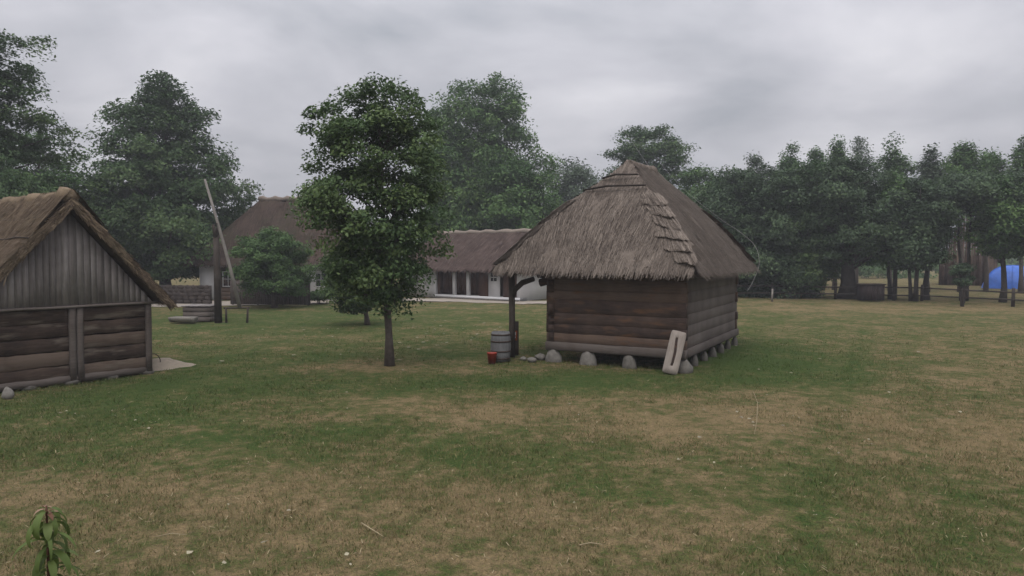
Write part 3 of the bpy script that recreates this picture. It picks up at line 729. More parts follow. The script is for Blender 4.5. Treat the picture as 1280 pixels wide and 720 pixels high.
for x_, s_ in ((-L_/2, .72), (-L_/2 + .2, .95), (0, 1), (L_/2 - .1, 1), (L_/2, .97)):
    for k in range(n):
        a = math.pi + math.pi*k/(n-1); V.append((x_, .34*s_*math.cos(a), .32 + .30*s_*math.sin(a)))
    for k in range(n):
        a = 2*math.pi - math.pi*k/(n-1); s2 = s_*.72; V.append((x_, .34*s2*math.cos(a), .32 + .30*s2*math.sin(a)))
m2 = 2*n; F = [(i*m2+k, i*m2+(k+1) % m2, (i+1)*m2+(k+1) % m2, (i+1)*m2+k) for i in range(4) for k in range(m2)]
mb.add(V, F, .8)
for xx in (-L_/2 + .03, L_/2 - .06):
    disc = [(xx, .32*math.cos(math.pi + math.pi*k/11), .32 + .29*math.sin(math.pi + math.pi*k/11)) for k in range(12)]
    d2 = [(x_+.05, y_, z_) for x_, y_, z_ in disc]
    mb.add(disc + d2, [tuple(range(12)), tuple(range(23, 11, -1))] + [(k, k+12, (k+1) % 12 + 12, (k+1) % 12) for k in range(12)], .9)
mb.build('hollow_log', M['post_pale'], lt)
rl = thing('tether_rail', 'low wooden rail on two posts, right of the sweep post', 'rail', G(295, 403))
for px in (283, 309):
    p = G(px, 403) - G(295, 403); mb = MB(); mb.tube([(p.x, 0, -.05), (p.x + (.05 if px > 300 else 0), 0, .78)], [.06, .05], 7, tint=.3); mb.build('post', M['post'], rl)
mb = MB(); mb.tube([(-.62, 0, .74), (.72, 0, .76)], .045, 7, tint=.4); mb.build('crossbar', M['post'], rl)

# ------------------------------------------------------------------ windows / doors helper
def window(parent, x, y, z, w_, h_, mat='white_paint', nrm=-1):
    mb = MB(); t_ = .07
    mb.box(x - w_/2, x + w_/2, y, y + .06, z, z + t_); mb.box(x - w_/2, x + w_/2, y, y + .06, z + h_ - t_, z + h_)
    mb.box(x - w_/2, x - w_/2 + t_, y, y + .06, z + t_, z + h_ - t_); mb.box(x + w_/2 - t_, x + w_/2, y, y + .06, z + t_, z + h_ - t_)
    mb.box(x - .025, x + .025, y + .01, y + .05, z + t_, z + h_ - t_); mb.box(x - w_/2 + t_, x + w_/2 - t_, y + .013, y + .047, z + h_*.5 - .02, z + h_*.5 + .02)
    wn = mb.build('window', M[mat], parent)
    mb = MB(); mb.box(x - w_/2 + .02, x + w_/2 - .02, y + .055, y + .075, z + .02, z + h_ - .02); mb.build('pane', M['glass'], wn)

# ------------------------------------------------------------------ whitewashed house (centre)
H1 = G(650, 376.5); H0 = G(505, 369.5); d = (H1 - H0); HL = d.length; HA = math.atan2(d.y, d.x)
hs = thing('house', 'long low whitewashed house with pillared plank porch and thatched roof, behind the young maple', 'house', H0, HA)
HH = 2.35; HD = 6.5
mb = MB()
mb.box(0, 3.6, 0, .3, 0, HH + .2); mb.box(HL - .3, HL, 0, HD, 0, HH + .2); mb.box(0, .3, .3, HD, 0, HH + .2); mb.box(.3, HL - .3, HD - .3, HD, 0, HH + .2)
mb.build('wall', M['white'], hs)
P0 = 3.6
mb = MB(); x = P0
while x < HL - .32:
    mb.box(x + .004, min(x + .19, HL - .3), .9, .95, .25, HH + .1, tint=random.uniform(.2, .8)); x += .196
mb.box(P0, P0 + .05, .3, .9, .25, HH); mb.build('porch_plank_wall', M['brown_planks'], hs)
for x0_, x1_, y_ in ((HL - 1.6, HL - .3, .02), (HL - 4.0, HL - 3.1, .10)):
    mb = MB(); mb.box(x0_, x1_, y_, y_ + .05, .25, HH + .1, tint=.4); mb.build('porch_screen', M['brown_planks'], hs)
mb = MB(); mb.box(P0, HL, -.25, .9, .0, .24, tint=.6); mb.build('porch_step', M['white'], hs)
mb = MB(); mb.box(P0 - .1, HL + .1, -.75, -.25, .0, .10, tint=.3); mb.build('threshold_slab', M['stone'], hs)
for xx in (P0 + 2.1, P0 + 3.55):
    mb = MB(); mb.beam((xx, -.02, .24), (xx, -.02, HH), .26, .26, tint=.6, up=(0, 1, 0), seg=1, jit=0, bev=.08); mb.build('pillar', M['white_paint'], hs)
dx = HL - 2.45
mb = MB(); mb.box(dx - .55, dx + .55, .0, .06, .24, HH - .1); dr = mb.build('door', M['white_paint'], hs)
mb = MB(); mb.box(dx - .30, dx + .26, -.03, -.004, 1.45, HH - .25); mb.build('door_window', M['glass'], dr)
mb = MB(); mb.box(dx - .04, dx + .0, -.045, -.032, 1.45, HH - .25); mb.box(dx - .3, dx + .26, -.045, -.032, 1.72, 1.77); mb.build('glazing_bar', M['white_paint'], dr)
window(hs, 1.0, -.05, .95, .9, 1.0); window(hs, 3.0, -.05, .95, .8, 1.0)
rz = HH + 2.75
mbr, _, _, _, _ = hip_roof(-.55, HL + .7, -.75, HD + .6, HH + .02, ((1.0, HD/2, rz + .25), (HL - .4, HD/2, rz + .25)), None, hs, 12, 16000, straw_len=.6, straw_w=.028, amp=.03, thick=.22)
rf = mbr.build('roof', M['thatch_far'], hs)
mb = MB(); mb.tube([(.8 + (HL - 1.1)*k/20, HD/2, rz + .24 + .04*math.sin(k*2)) for k in range(21)], [.2 + .035*math.sin(k*1.9) for k in range(21)], 8, tint=.95, wob=.1); mb.build('ridge_cap', M['thatch'], rf)

# ------------------------------------------------------------------ large cottage (left)
K0 = G(250, 374.5); K1 = G(462, 375.5); d = K1 - K0; KL = d.length; KA = math.atan2(d.y, d.x)
ct = thing('cottage', 'large cottage with tall mossy thatched roof and red brick chimney, behind the round bush', 'cottage', K0, KA)
KH = 2.9; KD = 7.5
mb = MB(); mb.box(0, 1.2, 0, .3, 0, KH); mb.box(KL*.60, KL, 0, .3, 0, KH); mb.box(0, .3, .3, KD, 0, KH); mb.box(KL - .3, KL, .3, KD, 0, KH); mb.box(.3, KL - .3, KD - .3, KD, 0, KH)
mb.build('wall', M['white'], ct)
mb = MB(); log_wall(mb, (1.2, .12, 0), (KL*.60, .12, 0), 0, 10, .29, .24); mb.build('log_wall', M['log_dark'], ct)
window(ct, 2.3, -.06, 1.0, .9, 1.2); window(ct, KL*.60 + 1.6, -.06, 1.0, .9, 1.1); window(ct, KL*.60 + 4, -.06, 1.0, .9, 1.1)
kz = AT(340, 249, K0.y + KD/2).z
mbr, _, _, _, _ = hip_roof(-.7, KL + .7, -.9, KD + .7, KH - .05, ((3.4, KD/2, kz), (KL - 3.4, KD/2, kz)), None, ct, 15, 20000, straw_len=.6, straw_w=.03, amp=.05, thick=.28)
rf = mbr.build('roof', M['thatch_moss'], ct)
mb = MB(); mb.tube([(3.2 + (KL - 6.6)*k/20, KD/2, kz - .02 + .05*math.sin(k*2)) for k in range(21)], [.2 + .03*math.sin(k*1.9) for k in range(21)], 8, tint=.8, wob=.1); mb.build('ridge_cap', M['thatch'], rf)
mb = MB(); cx = KL * (371 - 250) / (462 - 250)
mb.box(cx - .55, cx + .55, KD/2 - .45, KD/2 + .45, kz - 1, kz + .75); mb.box(cx - .62, cx + .62, KD/2 - .52, KD/2 + .52, kz + .75, kz + .92, tint=.8); mb.build('chimney', M['brick'], rf)

# courtyard wall and plank fence before the cottage
fa, fb = G(288, 381), G(386, 382)
fn = thing('board_fence', 'close-boarded brown wooden fence standing before the large cottage', 'fence', fa, math.atan2((fb-fa).y, (fb-fa).x))
mb = MB(); L_ = (fb - fa).length; x = 0
while x < L_:
    mb.box(x + .008, x + .15, 0, .035, .05, 1.72 + random.uniform(-.04, .04), tint=random.uniform(.1, .7)); x += .158
mb.build('boards', M['log_grey'], fn)
mb = MB(); 
for z in (.4, 1.35): mb.beam((0, .08, z), (L_, .08, z), .07, .09, tint=.3)
mb.build('rail', M['post'], fn)
for k in range(4):
    mb = MB(); xx = .1 + (L_ - .2) * k / 3; mb.beam((xx, .16, 0), (xx, .16, 1.85), .14, .14, tint=.3, up=(0, 1, 0)); mb.build('post', M['post'], fn)
wa, wb_ = G(150, 379), G(262, 380)
mb = MB(); L_ = (wb_ - wa).length; rs = np.random.RandomState(6)
mb.box(0, L_, 0, .32, 0, 1.30, tint=.1)
for r_i in range(5):
    x = rs.uniform(-.2, 0)
    while x < L_:
        ww = rs.uniform(.35, .7); mb.blob((min(max(x + ww/2, .2), L_ - .2), .02, .15 + r_i*.26), (ww*.52, .05, .15), rs.randint(999), .1, 8, tint=rs.uniform(0, 1)); x += ww
o = mb.build('stone_wall', plain('dark_wall_stone', (.055, .043, .037), .3, 3, bmp=.5)); o.location = wa; o.rotation_euler = (0, 0, math.atan2((wb_-wa).y, (wb_-wa).x)); tag(o, 'low dark stone wall left of the sweep well, under the broad linden', 'wall')

# ------------------------------------------------------------------ trees
def envelope(prof, t):
    xs = [p[0] for p in prof]; ys = [p[1] for p in prof]; return np.interp(t, xs, ys)
ROUND = [(0, .35), (.12, .75), (.35, 1.0), (.6, .95), (.8, .72), (.93, .42), (1, .1)]
OVAL = [(0, .25), (.1, .65), (.3, .95), (.5, 1.0), (.75, .86), (.9, .55), (1, .12)]
CONE = [(0, .55), (.15, 1.0), (.35, .95), (.6, .68), (.8, .4), (1, .06)]
POP = [(0, .6), (.2, .9), (.5, 1.0), (.75, .70), (.9, .42), (1, .12)]
BLOCK = [(0, .6), (.15, .95), (.5, 1.0), (.8, .9), (.93, .65), (1, .25)]
def leaves(mb, cen, n_per, crad, size, rs, cz, cx0, cy0, squash=.6, droop=.0, mat=0, tcl=None, aspect=.55):
    n = len(cen) * n_per; ci = np.repeat(np.arange(len(cen)), n_per)
    cr = crad * rs.uniform(.65, 1.35, len(cen)); cr = cr[ci]
    off = rs.normal(0, 1, (n, 3)); off /= np.linalg.norm(off, axis=1)[:, None]; off *= np.where(rs.uniform(0, 1, n) < .14, rs.uniform(.8, 1.3, n), rs.uniform(0, 1, n)**.5)[:, None]
    off[:, 2] *= squash
    P = cen[ci] + off * cr[:, None]
    P[:, 2] -= droop * (off[:, 0]**2 + off[:, 1]**2) * cr
    # leaf orientation: mostly facing up/outward
    nv = rs.normal(0, .55, (n, 3)) + np.array([0, 0, .75]); o2 = P - np.array([cx0, cy0, cz]); o2 /= (np.linalg.norm(o2, axis=1)[:, None] + 1e-6)
    nv += o2 * .55; nv /= np.linalg.norm(nv, axis=1)[:, None]
    d = rs.normal(0, 1, (n, 3)); d[:, 2] -= .4; d -= nv * (d * nv).sum(1)[:, None]; d /= np.linalg.norm(d, axis=1)[:, None]
    s_ = np.cross(nv, d); L_ = size * rs.uniform(.6, 1.25, n)[:, None]; W_ = L_ * aspect
    a = P - d*L_*.5; b = P + s_*W_*.5 + nv*L_*.08; c_ = P + d*L_*.5 - nv*L_*.10; e_ = P - s_*W_*.5 + nv*L_*.08
    V = np.stack([a, b, c_, e_], 1).reshape(-1, 3)
    if tcl is None: tcl = rs.uniform(0, 1, len(cen))
    tn = np.clip(tcl[ci] + rs.normal(0, .12, n), 0, 1)
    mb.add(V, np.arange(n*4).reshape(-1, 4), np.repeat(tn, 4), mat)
def tree(name, label, x, y, H, cb, Rx, prof, leaf, nc, npl, cr, ls, seed, tr=.2, bark='bark', group=None, Ry=None, outer=.45, lump=.16, nb=26, lean=0, cat='tree', stems=1, squash=.6, yellow=0, droop=0.0, cxoff=0, low=0, wig=1.0, limb=.75):
    rs = np.random.RandomState(seed); Ry = Ry or Rx; npl = int(npl*1.6); ls = ls*.86; nc = int(nc*1.15)
    root = thing(name, label, cat, (x, y, 0), 0, group)
    t = rs.uniform(0, 1, nc * 5); k = rs.uniform(0, 1, nc * 5) < envelope(prof, t)**1.2; t = t[k][:nc]; n = len(t)
    th = rs.uniform(0, 2*math.pi, n); ph = rs.uniform(0, 6.28, 4)
    lum = 1 + lump*np.sin(3*th + ph[0] + 6*t) + lump*.8*np.sin(5*th + ph[1] - 9*t) + lump*.8*np.sin(2*th + 17*t + ph[2])
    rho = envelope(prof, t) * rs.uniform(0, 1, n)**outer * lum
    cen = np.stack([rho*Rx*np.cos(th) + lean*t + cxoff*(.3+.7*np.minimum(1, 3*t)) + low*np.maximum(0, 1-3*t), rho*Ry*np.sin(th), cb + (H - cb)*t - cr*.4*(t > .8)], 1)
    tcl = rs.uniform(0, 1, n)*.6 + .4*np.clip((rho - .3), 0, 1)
    if yellow: tcl = np.clip(tcl + yellow*(rs.uniform(0, 1, n) < .22), 0, 1.2)
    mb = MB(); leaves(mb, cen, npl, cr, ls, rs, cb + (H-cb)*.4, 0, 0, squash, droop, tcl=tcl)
    mt = MB()
    order = np.argsort(-rho)[:nb] if nb < n else np.arange(n)
    order = rs.permutation(n)[:nb]
    for s_i in range(stems):
        a = 2*math.pi*s_i/stems + .4; sx = (.22*math.cos(a)*tr*6 if stems > 1 else 0); sy = (.22*math.sin(a)*tr*6 if stems > 1 else 0)
        spread = 0 if stems == 1 else 1
        pts = []; rd = []; K = 9
        for i in range(K):
            f = i/(K-1); z = (cb + (H-cb)*.82)*f
            pts.append((sx*(1 + f*3*spread) + lean*max(0, (z-cb)/(H-cb)) + cxoff*f*.9 + .05*H/8*wig*math.sin(i*1.9 + seed)*(i > 0), sy*(1 + f*3*spread) + .05*H/8*wig*math.sin(i*1.3 + seed*2)*(i > 0), z - .05*(i == 0)))
            rd.append(tr*((1.35 if i == 0 else 1.0 - .82*f)))
        mt.tube(pts, rd, 9, tint=.5, wob=.07)
        for c in order[s_i::stems]:
            p1 = Vector(cen[c]); zz = max(cb*limb, p1.z - .55*math.hypot(p1.x, p1.y) - .3)
            f = min(.97, zz / (cb + (H-cb)*.82)); j = min(K-2, int(f*(K-1))); ff = f*(K-1) - j
            p0 = Vector(pts[j]).lerp(Vector(pts[j+1]), ff); r0 = (rd[j]*(1-ff) + rd[j+1]*ff)*.5
            md = p0.lerp(p1, .5) + Vector((rs.normal(0, .1), rs.normal(0, .1), .08*(p1-p0).length))
            mt.tube([p0, md, p1], [max(r0, .02), max(r0*.6, .015), .012], 5, tint=.5)
    mt.build('trunk', M[bark], root, smooth=True)
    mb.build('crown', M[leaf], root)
    return root
def tree_px(name, label, px, Y, top, base_crown, halfw, prof, leaf, *a, **k):
    """place a tree by where it stands: column px at distance Y, crown top/base rows give its height"""
    x = AT(px, 360, Y).x; H = AT(px, top, Y).z; cb = max(.3, AT(px, base_crown, Y).z); r = halfw / FPX * Y
    return tree(name, label, x, Y, H, cb, r, prof, leaf, *a, **k)

# young maple in the middle of the yard
mp = G(487, 457)
tree('maple_tree', 'young round-headed maple with a slim straight trunk in the middle of the lawn', mp.x, mp.y, AT(470, 95, mp.y).z, AT(486, 385, mp.y).z, 2.08,
     [(0, .22), (.07, .48), (.18, .75), (.3, .93), (.45, 1.0), (.65, .95), (.85, .86), (.93, .66), (1, .30)], 'leaf_maple', 250, 115, .50, .16, 19, low=-.25, wig=.25, limb=1.05, tr=.135, nb=90, outer=.46, lump=.13, squash=.5, yellow=.35, droop=.35, cxoff=-.25, lean=-.05, Ry=2.1)
tree_px('small_tree', 'small yellowish-green tree with thin trunk, just behind the young maple', 459, G(459, 406).y, 305, 388, 36, ROUND, 'leaf_maple', 90, 80, .45, .2, 12, tr=.13, nb=30, cxoff=-.7)
# big linden on the left
tree_px('linden_tree', 'broad dark linden with a pointed crown behind the stone wall', 208, 58, 86, 342, 98, [(0, .72), (.10, .93), (.25, 1.0), (.45, .9), (.65, .68), (.8, .46), (.92, .25), (1, .05)], 'leaf_linden', 640, 90, 1.15, .34, 21, tr=.42, nb=60, lump=.14, squash=.45, droop=.3, bark='bark_dark')
tree_px('larch_tree', 'tall ragged feathery tree rising behind the barn at the left edge', -15, 42, 12, 330, 74, [(0, .8), (.25, 1), (.5, .80), (.62, 1.0), (.75, .75), (.85, .95), (.95, .6), (1, .2)], 'leaf_linden', 330, 75, .85, .27, 22, tr=.3, nb=50, lump=.3, squash=.4, droop=.2, bark='bark_dark')
tree_px('ash_tree', 'lower leafy tree between the barn roof and the broad linden', 55, 52, 160, 330, 56, ROUND, 'leaf_mid', 200, 75, .9, .32, 23, tr=.25, nb=40, lump=.2)
tree_px('oak_tree', 'dark low tree filling the gap left of the broad linden', 118, 66, 205, 350, 45, ROUND, 'leaf_linden', 120, 70, 1.0, .36, 24, tr=.25)
# tall ash behind the maple
tree_px('tall_ash_tree', 'tallest open-crowned ash behind the whitewashed house, right of the young maple', 605, 76, 92, 318, 72, [(0, .9), (.3, 1.0), (.5, .97), (.65, .88), (.8, .78), (.92, .6), (1, .3)], 'leaf_mid', 420, 85, 1.35, .42, 31, tr=.45, nb=70, lump=.16, squash=.6)
tree_px('ash_tree', 'mid-green ash behind the whitewashed house, between young maple and tallest ash', 560, 72, 150, 318, 52, OVAL, 'leaf_mid', 170, 80, 1.3, .4, 32, tr=.35, nb=40, lump=.2)
tree_px('ash_tree', 'lower spreading ash on the right side of the tallest ash', 652, 70, 190, 318, 44, ROUND, 'leaf_mid', 150, 80, 1.2, .4, 33, tr=.3, nb=40, lump=.2)
tree_px('elm_tree', 'low pale-green elm behind the granary roof, left slope', 715, 88, 196, 330, 50, ROUND, 'leaf_pale', 150, 80, 1.6, .45, 34, tr=.3, nb=40, lump=.24)
tree_px('elm_tree', 'dull green elm hidden mostly behind the granary roof peak', 765, 84, 232, 330, 44, ROUND, 'leaf_mid', 120, 80, 1.4, .45, 35, tr=.3, nb=30, lump=.2)
tree_px('round_tree', 'dark round-topped tree rising above the granary ridge', 808, 80, 151, 330, 53, [(0, .8), (.4, .9), (.62, 1.0), (.78, .92), (.9, .68), (1, .3)], 'leaf_linden', 300, 80, 1.15, .38, 36, tr=.35, nb=50, lump=.08, squash=.5)
tree_px('elm_tree', 'green elm directly right of the dark round-topped tree', 872, 74, 203, 345, 45, ROUND, 'leaf_mid', 190, 80, 1.15, .38, 37, tr=.3, nb=40, lump=.18)
tree_px('birch_tree', 'grey-green birch above the right eave of the granary', 905, 66, 208, 350, 40, ROUND, 'leaf_linden', 180, 80, 1.0, .36, 38, tr=.25, nb=40, lump=.2)
# cottage surroundings
tree_px('spruce_tree', 'small dark spruce tip beyond the left end of the cottage ridge', 317, 80, 236, 330, 15, CONE, 'leaf_fir', 70, 60, .55, .3, 41, tr=.2, nb=12, squash=.4, cat='tree')
tree_px('spruce_tree', 'lower dark spruce just left of the cottage ridge, nearer the linden', 300, 84, 248, 330, 18, CONE, 'leaf_fir', 70, 60, .6, .3, 42, tr=.2, nb=12, squash=.4)
tree_px('spruce_tree', 'tiny spruce tip showing over the middle of the cottage ridge', 333, 82, 246, 330, 12, CONE, 'leaf_fir', 60, 60, .5, .3, 43, tr=.2, nb=12, squash=.4)
tree_px('round_bush', 'round leafy green bush before the large cottage, right of the sweep well', 342, 46.5, 283, 366, 45, [(0, .75), (.2, .98), (.5, 1), (.8, .75), (1, .25)], 'leaf_bush', 220, 85, .5, .2, 44, tr=.09, nb=40, lump=.12, cat='bush', stems=3)
tree_px('low_shrub', 'small low shrub at the foot of the white cottage wall', 398, 50, 362, 383, 16, ROUND, 'leaf_bush', 40, 60, .25, .14, 45, tr=.04, nb=10, cat='shrub', stems=3)
# right row along the fence: dark pollard willows
row = [(925, 60, 212, 366, 44, 'dark willow at the left end of the row, touching the granary eave'),
       (968, 58, 205, 366, 42, 'dark willow whose leaves reach the ground, behind the short white post'),
       (1010, 58, 200, 368, 36, 'dark willow hanging to the ground, left of the thick forked trunk'),
       (1060, 56, 196, 326, 50, 'dark willow on a thick forked trunk, left of the brown box'),
       (1116, 55, 212, 330, 36, 'dark willow with several thin stems, right of the brown box'),
       (1143, 53, 214, 333, 34, 'dark willow with leaning stems between brown box and plank barn'),
       (1158, 55, 225, 305, 20, 'slender dark willow at the left edge of the plank barn'),
       (1206, 53.5, 214, 258, 38, 'arching dark willow in front of the plank barn'),
       (1254, 52, 214, 318, 32, 'dark willow standing directly before the blue tent'),
       (1302, 51, 190, 325, 44, 'dark willow cut by the right edge, beside the blue tent')]
for i, (px, Y, top, cbp, hw_, lab) in enumerate(row):
    st_ = 3 if i in (4, 5, 7) else 1
    tree_px('willow_tree', lab, px, Y, top, cbp, hw_, BLOCK if i < 4 else ROUND, ('leaf_dark', 'leaf_dark', 'leaf_linden', 'leaf_dark', 'leaf_mid', 'leaf_dark', 'leaf_linden', 'leaf_dark', 'leaf_mid', 'leaf_dark')[i], 240 if i < 4 else 170, 80, .85, .30, 60 + i, tr=(.62 if i == 3 else .22 if st_ == 1 else .14), nb=50, lump=.24, bark='bark_dark', group='willows along the field fence', stems=st_, droop=.3)
sap = G(1203, 383)
tree('sapling', 'thin bushy sapling at the fence in front of the plank barn', sap.x, sap.y, 3.1, 1.3, .6, ROUND, 'leaf_dark', 24, 60, .35, .2, 90, tr=.05, nb=16, stems=3, cat='sapling', bark='bark_dark')
pops = [(895, 74, 222, 24, 'poplar tip left of the others, just past the granary eave'), (940, 70, 196, 22, 'poplar tip leftmost above the willow row'), (985, 70, 181, 24, 'narrow poplar above the short white post'), (1018, 74, 186, 17, 'slim poplar between two broader ones over the thick-trunked willow'),
        (1043, 70, 179, 18, 'thin poplar just left of the palest tallest poplar'), (1070, 80, 176, 30, 'palest and tallest poplar, above the brown box'), (1113, 68, 176, 24, 'full poplar standing left of the wide sky gap'), (1159, 66, 186, 16, 'thin ragged poplar in the middle of the wide sky gap'),
        (1200, 66, 181, 30, 'broad poplar above the plank barn'), (1232, 68, 194, 18, 'slim poplar right of the plank barn apex'), (1276, 64, 172, 28, 'tall poplar at the right edge of the row')]
for i, (px, Y, top, hw_, lab) in enumerate(pops):
    tree_px('poplar_tree', lab, px, Y, top - 4, 262 if i in (8, 9) else 310, hw_ * .8, POP, 'leaf_pale' if i in (1, 5, 7) else 'leaf_mid', 120, 70, .75, .32, 160 + i, tr=.2, nb=30, lump=.3, group='poplars behind the willow row', squash=.9)

# far woods as one uncountable band
def far_wood():
    rs = np.random.RandomState(50); n = 1500
    ang = rs.uniform(-.85, .85, n); Y = rs.uniform(150, 200, n); x = np.tan(ang) * Y
    top = 9 + 2.5*np.sin(x*.05) + 1.8*np.sin(x*.17 + 1); top = np.where((x > 45) & (x < 110), top*.42, top)
    z = rs.uniform(.05, 1, n) * top
    mb = MB(); leaves(mb, np.stack([x, Y, z], 1), 60, 3.0, 1.3, rs, 0, 0, 400, .7)
    tag(mb.build('distant_wood', M['leaf_mid']), 'distant band of woods beyond the fields on the horizon', 'woods', kind='stuff')
far_wood()
def hedge():
    rs = np.random.RandomState(51); n = 260
    a, b_ = G(860, 348), G(1420, 347)
    f = rs.uniform(0, 1, n); x = a.x*(1-f) + b_.x*f; y = a.y*(1-f) + b_.y*f + rs.normal(0, .8, n)
    z = rs.uniform(.1, 2.2, n) + .7*np.sin(x*.4)
    mb = MB(); leaves(mb, np.stack([x, y, z], 1), 60, 1.0, .45, rs, 0, 0, 300, .7)
    tag(mb.build('hedge', M['leaf_bush']), 'ragged low hedge far across the field behind the brown box', 'hedge', kind='stuff')
hedge()

# ------------------------------------------------------------------ field fence
fpts = [G(905, 372), G(965, 372.5), G(1044, 373.5), G(1117, 375), G(1152, 376), G(1204, 379), G(1266, 382.5), G(1340, 386)]
fr = thing('field_fence', 'dark two-rail wooden fence along the row of willows', 'fence', fpts[0])
for p in fpts:
    q = p - fpts[0]; mb = MB(); mb.tube([(q.x, q.y, -.05), (q.x + .02, q.y, 1.22)], [.12, .10], 8, tint=.2); mb.build('post', M['post'], fr)
for z in (.40, .95):
    mb = MB(); mb.tube([(p.x - fpts[0].x, p.y - fpts[0].y - .1, z + random.uniform(-.04, .04)) for p in fpts], .055, 6, tint=.2); mb.build('rail', M['post'], fr)
mb = MB(); mb.tube([(0, 0, 0), (.02, 0, .95)], [.075, .065], 8, tint=.8); o = mb.build('short_post', M['post_pale'], smooth=True); o.location = G(965, 377); tag(o, 'short whitish post in the shade at the left of the fence', 'post')
bx = thing('wooden_box', 'dark brown boarded box with a flat lid, standing at the fence', 'box', G(1087.5, 376), R(-4))
mb = MB(); x = -.82
while x < .82: mb.box(x + .004, x + .18, -.5, .5, .06, 1.22, tint=random.uniform(.1, .6)); x += .184
mb.build('body', wood('dark_box_boards', (.02, .014, .014), (.035, .025, .024), (.06, .045, .042), (10, 10, 1)), bx)
mb = MB(); mb.box(-.9, .92, -.58, .58, 1.22, 1.30, tint=.4); mb.build('lid', M['post'], bx)

# plank barn beyond the field fence
fb0 = G(1173, 356); fb1 = G(1237, 355.5); d = fb1 - fb0; fl = d.length
fbn = thing('plank_barn', 'tall brown plank barn gable seen through the willows', 'barn', fb0, -R(32))
fl = 5.6
mb = MB(); x = 0; pk = 8.8; ev = 3.4
while x < fl:
    x1 = min(x + random.uniform(.22, .34), fl)
    def hz(q): return ev + (pk - ev) * (1 - abs(q - fl/2) / (fl/2))
    y_ = random.uniform(0, .05)
    V = [(x, y_, 0), (x1 - .03, y_, 0), (x1 - .03, y_, hz(x1)), (x, y_, hz(x)), (x, .12, 0), (x1 - .03, .12, 0), (x1 - .03, .12, hz(x1)), (x, .12, hz(x))]
    mb.add(V, [(0, 1, 2, 3), (7, 6, 5, 4), (0, 4, 5, 1), (1, 5, 6, 2), (3, 2, 6, 7), (0, 3, 7, 4)], random.uniform(0, 1)); x = x1
mb.box(.1, fl - .1, .13, .2, 0, ev, tint=0)
mb.build('gable_wall', M['far_planks'], fbn)
mb = MB(); mb.box(.1, .25, .2, 5, 0, ev); mb.box(fl - .25, fl - .1, .2, 5, 0, ev); mb.build('side_wall', M['far_planks'], fbn)
mb = MB(); rs = np.random.RandomState(9)
for s_ in (-.5, fl + .5):
    slope_shell(mb, (s_, -.5, ev - .8), (s_, 5, ev - .8), (fl/2, 5, pk + .35), (fl/2, -.5, pk + .35), 14, 10, .04, rs, .25)
mb.build('roof', M['thatch_moss'], fbn)

# blue tent
bt = thing('tent', 'bright blue dome tent on the field behind the willows', 'tent', G(1265, 360))
mb = MB(); n = 24; rings = 9; V = []; rs = np.random.RandomState(3)
for i in range(rings):
    f = i/(rings-1); ph = f*math.pi/2
    for k in range(n):
        a = 2*math.pi*k/n; sag = 1 - .12*abs(math.sin(a*3))*math.sin(ph*2) + rs.normal(0, .02)
        V.append((2.9*sag*math.cos(ph)**.8*math.cos(a), 2.4*sag*math.cos(ph)**.8*math.sin(a), 2.35*math.sin(ph)))
F = [(i*n+k, i*n+(k+1) % n, (i+1)*n+(k+1) % n, (i+1)*n+k) for i in range(rings-1) for k in range(n)]
mb.add(V, F); mb.build('canopy', M['blue'], bt)
mb = MB(); 
fa_ = []
for k in range(7):
    f = k/6; fa_.append((-.6 + 1.0*f, -2.42 + .9*(math.sin(math.pi*f))*0.0 + .25, 1.45*math.sin(math.pi*min(1, f*1.0))))
V = [(-.75, -2.44, 0), (.55, -2.46, 0), (.35, -2.24, 1.1), (-.1, -2.08, 1.45), (-.55, -2.24, 1.1)]
mb.add(V, [(0, 1, 2, 3, 4)], .0); mb.build('door_flap', plain('darker_blue_cloth', (.02, .08, .33), .2, 2), bt)
for a in (0, math.pi/3, 2*math.pi/3):
    mb = MB(); pts = []
    for i in range(17):
        ph = math.pi*i/16; pts.append((2.93*math.copysign(abs(math.cos(ph))**.8, math.cos(ph))*math.cos(a), 2.43*math.copysign(abs(math.cos(ph))**.8, math.cos(ph))*math.sin(a), 2.38*math.sin(ph)))
    mb.tube(pts, .03, 6); mb.build('tent_pole', M['blue'], bt)

# ------------------------------------------------------------------ loose wires over the granary roof
def wire(name, label, pts, r):
    mb = MB(); P = [Vector(p) for p in pts]; out = []
    for i in range(len(P) - 1):
        p0 = P[max(i-1, 0)]; p1 = P[i]; p2 = P[i+1]; p3 = P[min(i+2, len(P)-1)]
        for k in range(8):
            f = k/8; out.append(.5*((2*p1) + (p2-p0)*f + (2*p0-5*p1+4*p2-p3)*f*f + (3*p1-p0-3*p2+p3)*f**3))
    out.append(P[-1]); mb.tube(out, r, 5); o = mb.build(name, M['wire'], smooth=True); tag(o, label, 'wire')
wire('loose_wire', 'pale wire running from the round-topped tree down onto the granary roof', [AT(783, 166, 79), AT(800, 192, 66), AT(822, 222, 50), AT(850, 255, 35.0), AT(873, 285, 29.0), AT(899, 312, 27.4)], .009)
wire('loose_wire', 'thin wire arching over the granary eave and hanging down in a loop', [AT(818, 195, 78), AT(850, 232, 60), AT(893, 268, 45), AT(925, 290, 36), AT(944, 308, 33), AT(949, 330, 32), AT(941, 352, 31.5), AT(934, 364, 31)], .007)

